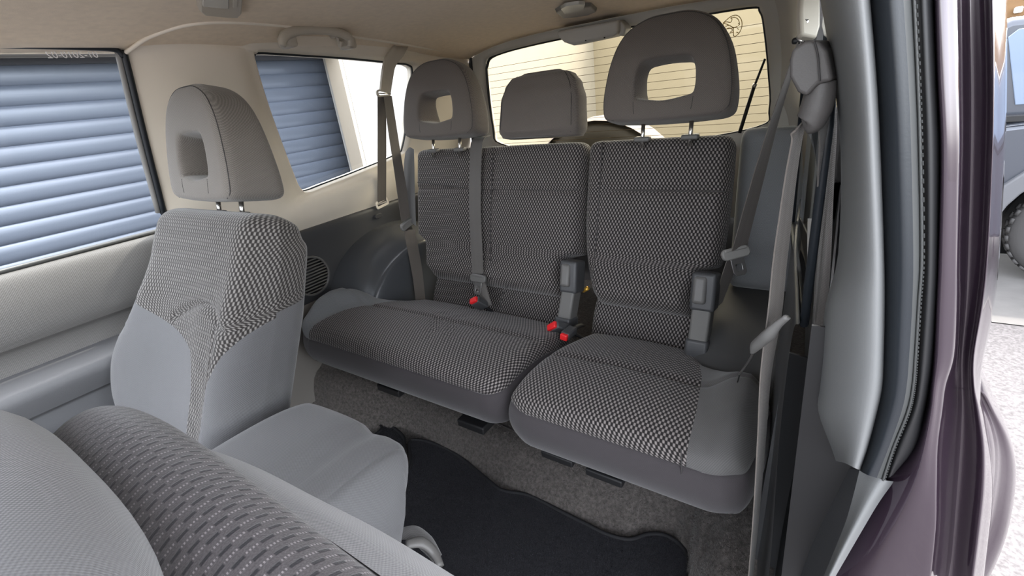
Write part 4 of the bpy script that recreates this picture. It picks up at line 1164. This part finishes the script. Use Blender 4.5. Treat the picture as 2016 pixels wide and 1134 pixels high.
# right rear belt
rb = thing('seat_belt', 'near side rear belt slanting past the grey side pad', 'seat belt', tuple(at(1412, 600, y=1.12)), 'seat belts')
belt('webbing', [(1578, 74, .98, .14), (1556, 140, 1.0, .16), (1524, 240, 1.03, .26), (1490, 360, 1.06, .42), (1456, 488, 1.09, .55)], .047, M['strap'], rb)
tongue(rb, at(1448, 498, y=1.085), RIGHT-UP*-.25, UP+RIGHT*.3, .064, M['plastic_mid'])
belt('webbing', [(1444, 508, 1.095, .5), (1430, 548, 1.10, .45), (1412, 604, 1.12, .3)], .046, M['strap'], rb)
an = thing('belt_anchor', 'cream belt height adjuster with metal loop high on near pillar', 'belt anchor', tuple(at(1590, 30, y=.97)))
ca = at(1590, 18, y=.975)
fr_ = frame(ca, RIGHT, UP)
prism('adjuster_cover', [(-.014, -.045), (.010, -.050), (.016, -.03), (.016, .06), (-.012, .06), (-.016, -.01)], .016, M['cream'], an, fr_, bevel=.004)
prism('slot', rrect(.012, .030, .005), .004, M['black'], an, frame(at(1582, 34, y=.964), RIGHT, UP), bevel=.001)
tube('loop', [at(1586, 38, y=.96), at(1580, 55, y=.96), at(1572, 74, y=.965), at(1582, 80, y=.965), at(1590, 60, y=.96), at(1586, 40, y=.96)], .0042, M['chrome'], an, n=8)
box('loop_pad', at(1577, 79, y=.968), (.026, .012, .010), M['black'], an, bevel=.004)

# near front belt with its padded guide arm
ga = thing('belt_guide', 'dark padded belt guide arm hanging by the door pillar', 'belt guide', tuple(at(1600, 240, y=.56)))
gp_ = [(1556, 118), (1562, 96), (1588, 80), (1614, 80), (1630, 100), (1640, 150), (1640, 158), (1612, 164), (1590, 188), (1572, 180), (1556, 150)]
pts3 = [at(*p, y=.555) for p in gp_]; n = len(pts3)
vv = [p+V(0, -.012, 0) for p in pts3]+[p+V(.006, .035, 0) for p in pts3]
mk('guide_pad', vv, [tuple(range(n)), tuple(range(2*n-1, n-1, -1))]+[((i+1) % n, i, n+i, n+(i+1) % n) for i in range(n)], M['guide'], ga, bevel=.009, seg=4)
tube('seam', [at(1603, 81, y=.541), at(1610, 110, y=.541), at(1614, 160, y=.541)], .0009, M['seam'], ga, n=5)
tube('guide_arm', [at(1618, 160, y=.56), at(1614, 185, y=.56), at(1606, 215, y=.56), at(1594, 240, y=.56), at(1582, 246, y=.56)], [.012, .0135, .014, .013, .007], M['guide'], ga, n=16)
fb = thing('seat_belt', 'near front belt hanging loose from the padded guide by the door', 'seat belt', tuple(at(1478, 1134, y=.6)), 'seat belts')
belt('webbing', [(1584, 236, .565, .12), (1572, 262, .57, .15), (1558, 340, .58, .19), (1546, 430, .59, .23), (1535, 520, .60, .27), (1525, 620, .60, .29), (1508, 740, .60, .22), (1500, 860, .60, .17), (1490, 1000, .60, .12), (1476, 1160, .60, .08)], .047, M['strap'], fb)
belt('webbing', [(1624, 212, .575, .2), (1630, 260, .60, .25), (1626, 360, .62, .28), (1622, 500, .63, .26), (1614, 640, .64, .26), (1608, 790, .65, .24)], .047, M['strap_dark'], fb)
# pale strip of quarter trim behind that belt
qt = [[at(x, y, y=d) for x, y, d in r] for r in (((1590, 430, .78), (1608, 430, .70), (1622, 425, .66)), ((1588, 560, .78), (1602, 565, .70), (1618, 560, .66)),
     ((1585, 660, .78), (1598, 670, .70), (1612, 680, .66)), ((1584, 722, .78), (1596, 732, .70), (1610, 738, .66)))]
struct(sheet('trim_10', qt, M['trim_grey'], nv=4, nu=4), 'pale lower end of the near side quarter trim')

# ================================================================== ROOF FITTINGS
gh = thing('grab_handle', 'beige folding grab handle on the far roof rail', 'grab handle', tuple(atw(625, 70, .03)))
hp = [(556, 90), (558, 74), (572, 64), (600, 59), (640, 60), (672, 66), (688, 76), (690, 92)]
tube('handle', [at(x, y, x=-.51) for x, y in hp], [.009, .012, .0125, .011, .011, .0125, .012, .009], M['cream'], gh, n=14, sm=6, flat=.8)
for x, y in ((566, 86), (684, 90)):
    box('foot', at(x, y-4, x=-.535), (.050, .030, .030), M['cream'], gh, bevel=.008)
prism('mount_recess', [((p-at(625, 72, x=-.58)).y, (p-at(625, 72, x=-.58)).z) for p in [at(*q, x=-.58) for q in ((550, 92), (550, 66), (565, 52), (610, 46), (660, 50), (694, 62), (698, 92))]], .006, M['trim'], gh,
      frame(at(625, 72, x=-.58), (0, 1, 0), (0, 0, 1)), bevel=.002)
ch = at(658, 80, x=-.545)
tube('coat_hook', [ch+V(-.01, 0, .012), ch+V(.014, 0, .008), ch+V(.018, 0, -.010), ch+V(.022, 0, -.016), ch+V(.030, 0, -.006)], .005, M['cream'], gh, n=8)

def dome(name, pxs, label, lens, parts):
    P = [atroof(*p, dz=-.004) for p in pxs]; c = sum(P, V(0, 0, 0))/len(P)
    t = thing(name, label, 'roof lamp', tuple(c))
    n = len(P); O = P; I = [c+(p-c)*.93+V(0, 0, -.014) for p in P]
    v = [p+V(0, 0, .006) for p in O]+O+I
    f = [(i, (i+1) % n, n+(i+1) % n, n+i) for i in range(n)]+[(n+i, n+(i+1) % n, 2*n+(i+1) % n, 2*n+i) for i in range(n)]+[tuple(range(2*n, 3*n))]
    mk('bezel', v, f, M['cream'] if parts else M['plastic_mid'], t, bevel=.003)
    for nm, q, m, dz in lens:
        Q = [atroof(*p, dz=-.019) for p in q]; k = len(Q)
        mk(nm, [p+V(0, 0, .006) for p in Q]+[p+V(0, 0, dz) for p in Q], [tuple(range(k, 2*k))]+[(i, (i+1) % k, k+(i+1) % k, k+i) for i in range(k)], m, t, bevel=.002)
    return t
dome('roof_lamp', [(384, -40), (478, -40), (474, 14), (466, 23), (440, 22), (396, 17), (386, 8)], 'beige rectangular roof lamp above the upright front seat',
     [('lens', [(398, -30), (450, -30), (450, 15), (398, 10)], M['lens'], -.003), ('switch', [(458, -30), (470, -30), (466, 14), (457, 13)], M['cream'], -.003)], True)
dome('roof_lamp', [(1092, 16), (1104, 8), (1140, 3), (1164, 3), (1176, 14), (1160, 21), (1136, 25), (1106, 28)], 'small grey oval roof lamp near the tailgate',
     [('lens', [(1104, 16), (1114, 10), (1140, 6), (1152, 7), (1150, 16), (1134, 22), (1110, 25)], M['lens'], -.003)], False)

# ================================================================== OUTSIDE
gd = [V(-30, -20, GROUND), V(30, -20, GROUND), V(30, 3.62, GROUND), V(-30, 3.62, GROUND)]
struct(mk('ground', gd, [(0, 1, 2, 3)], M['asphalt'], smooth=False), 'speckled asphalt yard outside the car')
gd = [V(-30, 3.62, GROUND+.005), V(30, 3.62, GROUND+.005), V(30, 40, GROUND+.005), V(-30, 40, GROUND+.005)]
struct(mk('pavement', gd, [(0, 1, 2, 3)], M['concrete'], smooth=False), 'pale concrete apron beyond the asphalt')
SX, WX, JY, LZ, BY = -2.30, -2.13, 2.25, 1.385, 6.25
JY0, PITCH = -4.0, .079
rsd = thing('roller_shutter', 'blue grey roller shutter door of horizontal slats', 'roller shutter', (SX, 0, GROUND))
ns = int((LZ-.004-GROUND)/PITCH)
prof = []
for k in range(9):
    a = k/8; prof.append((.008*math.sin(math.pi*a)**.6, a*(PITCH-.006)))
prof = [(-.004, -.004)]+prof+[(-.004, PITCH-.004)]
sv = [V(x, y, z) for y in (JY0+.01, JY-.035) for x, z in prof]; k = len(prof)
sf = [(i, i+1, k+i+1, k+i) for i in range(k-1)]
base = mk('slat', [p+V(SX, 0, GROUND) for p in sv], sf, M['slat'], rsd)
base.modifiers.new('s', 'SOLIDIFY').thickness = .003
for i in range(1, ns):
    o = base.copy(); col.objects.link(o); o.parent = rsd; o.location = base.location+V(0, 0, i*PITCH)
mk('shutter_backing', [V(SX-.02, JY0+.01, GROUND), V(SX-.02, JY-.01, GROUND), V(SX-.02, JY-.01, LZ-.002), V(SX-.02, JY0+.01, LZ-.002)], [(0, 1, 2, 3)], M['slat_dark'], rsd, smooth=False)
# garage wall with the recessed opening
def quadbox(name, x0, x1, y0, y1, z0, z1, m, label):
    v = [V(x, y, z) for z in (z0, z1) for y in (y0, y1) for x in (x0, x1)]
    f = [(0, 2, 3, 1), (4, 5, 7, 6), (0, 1, 5, 4), (2, 6, 7, 3), (0, 4, 6, 2), (1, 3, 7, 5)]
    return struct(mk(name, v, f, m, smooth=False), label)
quadbox('wall_garage', -2.6, WX, JY, BY, GROUND, 1.75, M['white_wall'], 'white rendered garage wall beside the shutter')
quadbox('wall_lintel', -2.6, WX, -5.0, JY, LZ, 1.75, M['white_wall'], 'rendered lintel above the roller shutter')
quadbox('wall_garage_front', -2.6, WX, -9.0, JY0, GROUND, LZ, M['white_wall'], 'rendered wall on the other side of the shutter')
quadbox('wall_back', -2.6, .62, BY, BY+.3, GROUND, 1.9, M['render'], 'cream rendered wall behind the car')
quadbox('wall_jamb', SX+.03, WX-.003, JY-.03, JY, GROUND, LZ, M['jamb'], 'cream edge of the shutter opening')
# spare wheel cover on the tailgate
sw = thing('spare_wheel', 'purplish spare wheel cover on the tailgate behind the headrests', 'wheel cover', (-.20, 2.02, .30))
prof = [(.0, -.10), (.20, -.10), (.31, -.095), (.355, -.075), (.372, -.03), (.372, .06), (.36, .09)]
rows = []
for r, d in prof:
    rows.append([V(-.20+r*math.cos(2*math.pi*k/40), 2.02-d, .49+r*math.sin(2*math.pi*k/40)) for k in range(40)])
v, f, uv = grid(rows, closed_u=True); mk('cover', v, f, M['cover'], sw)
box('mount_bracket', (-.20, 1.90, .49), (.16, .20, .16), M['black'], sw, bevel=.01)
rows = []
for k in range(33):
    a = 2*math.pi*k/32
    rows.append([V(-.20+(.30+.07*math.cos(q))*math.cos(a), 2.0+.08*math.sin(q), .49+(.30+.07*math.cos(q))*math.sin(a)) for q in [2*math.pi*i/12 for i in range(12)]])
v, f, uv = grid(rows, closed_u=True); mk('tyre', v, f, M['tyre'], sw)

# parked car on the right: side towards us
CXW, CYW, RW = 2.07, 4.45, .36
pc = thing('parked_car', 'slate blue off-road car parked beyond the open door', 'car', (CXW, CYW, GROUND))
gz = GROUND
sidep = [(-.85, .42), (-.88, .75), (-.80, 1.02), (-.2, 1.10), (.35, 1.14), (.9, 1.78), (1.1, 1.84), (3.2, 1.84), (3.45, 1.1), (3.5, .5), (3.1, .40)]
arch = [(.46*math.cos(math.radians(a)), RW+.46*math.sin(math.radians(a))) for a in range(0, 181, 15)]
def ext(nm, pts2, y0, y1, m, bev=.03):
    n = len(pts2)
    v = [V(CXW+a, y0, gz+b) for a, b in pts2]+[V(CXW+a, y1, gz+b) for a, b in pts2]
    f = [tuple(range(n)), tuple(range(2*n-1, n-1, -1))]+[((i+1) % n, i, n+i, n+(i+1) % n) for i in range(n)]
    return mk(nm, v, f, m, pc, bevel=bev, seg=3)
arch2 = [(2.55+a, b) for a, b in arch]
lower = [(-.85, .42), (-.90, .75), (-.82, 1.02), (-.2, 1.09), (.35, 1.12), (3.4, 1.12), (3.5, .5), (3.1, .38)]+arch2+[(2.0, .38), (.6, .38)]+arch+[(-.55, .38)]
ext('body', lower, CYW-.06, CYW+1.7, M['suv'], .035)
ext('cabin', [(-.90, 1.06), (-.80, 1.60), (-.6, 1.69), (2.3, 1.70), (3.0, 1.10)], CYW+.03, CYW+1.6, M['suv'], .05)
ext('side_window', [(-.48, 1.17), (-.60, 1.58), (-.56, 1.62), (.45, 1.64), (.45, 1.17)], CYW+.022, CYW+.03, M['suv_glass'], .01)
ext('side_window', [(.6, 1.17), (.6, 1.64), (2.1, 1.63), (2.6, 1.17)], CYW+.022, CYW+.03, M['suv_glass'], .01)
ext('waist_trim', [(-.86, 1.075), (3.3, 1.085), (3.3, 1.125), (-.86, 1.115)], CYW-.075, CYW-.045, M['black'], .004)
ao = [(.55*math.cos(math.radians(a)), RW+.54*math.sin(math.radians(a))) for a in range(0, 181, 12)]
ai = [(.44*math.cos(math.radians(a)), RW+.44*math.sin(math.radians(a))) for a in range(180, -1, -12)]
ext('arch_flare', ao+ai, CYW-.10, CYW-.04, M['suv_trim'], .012)
ext('wheel_well', [(a, b) for a, b in ao]+[(-.55, .10), (.55, .10)], CYW+.22, CYW+.26, M['black'], 0)
ext('wheel_well', [(2.55+a, b) for a, b in ao]+[(2.0, .10), (3.1, .10)], CYW+.22, CYW+.26, M['black'], 0)
def wheel(cx):
    c = V(CXW+cx, CYW+.06, gz+RW); rows = []
    for k in range(49):
        a = 2*math.pi*k/48
        pr = [(.20, -.09), (.235, -.115), (.30, -.12), (.338, -.108), (.352, -.09), (.352, .09), (.33, .11), (.2, .10)]
        rows.append([V(c.x+r*math.cos(a), c.y+d, c.z+r*math.sin(a)) for r, d in pr])
    v, f, uv = grid(rows); ty = mk('tyre', v, f, M['tyre'], pc, auto=40)
    for k in range(36):
        for s, dy in ((0, -.098), (1, -.045)):
            a = 2*math.pi*(k+.5*s)/36; m3 = Matrix.Rotation(-a, 3, 'Y')
            p = c+V(math.cos(a), 0, math.sin(a))*.354+V(0, dy, 0)
            box('tread_block', p, (.016, .040, .036), M['tyre'], ty, bevel=0, rot=m3)
    rows = []
    for r, d in ((.21, -.095), (.195, -.100), (.18, -.08), (.10, -.06), (.06, -.085), (.0, -.09)):
        rows.append([V(c.x+r*math.cos(2*math.pi*k/32), c.y+d, c.z+r*math.sin(2*math.pi*k/32)) for k in range(32)])
    v, f, uv = grid(rows, closed_u=True); rm = mk('rim', v, f, M['rim'], pc)
    for k in range(6):
        a = 2*math.pi*k/6; m3 = Matrix.Rotation(-a, 3, 'Y')
        box('spoke', c+V(math.cos(a), 0, math.sin(a))*.13+V(0, -.085, 0), (.15, .03, .045), M['rim'], rm, bevel=.008, rot=m3)
wheel(0); wheel(2.55)
# timber carport beam behind the parked car
bm = thing('timber_fascia', 'tan timber fascia beam high above the parked car', 'beam', (4.0, 8.0, GROUND))
quad = at(1976, 33, y=8.0)
def bbox(nm, x0, x1, y0, y1, z0, z1, m):
    return box(nm, ((x0+x1)/2, (y0+y1)/2, (z0+z1)/2), (x1-x0, y1-y0, z1-z0), m, bm, bevel=.01, seg=1)
bbox('beam', 1.6, 9.0, 7.9, 8.1, quad.z-.02, quad.z+.5, M['wood'])
bbox('lamp', at(1996, 21, y=7.88).x, at(2012, 18, y=7.88).x, 7.82, 7.9, at(2000, 26, y=7.88).z, at(2000, 14, y=7.88).z, M['white'])
bbox('post', 8.6, 8.8, 7.9, 8.1, GROUND, quad.z, M['wood'])
bbox('post', 1.62, 1.78, 7.9, 8.1, GROUND, quad.z, M['wood'])
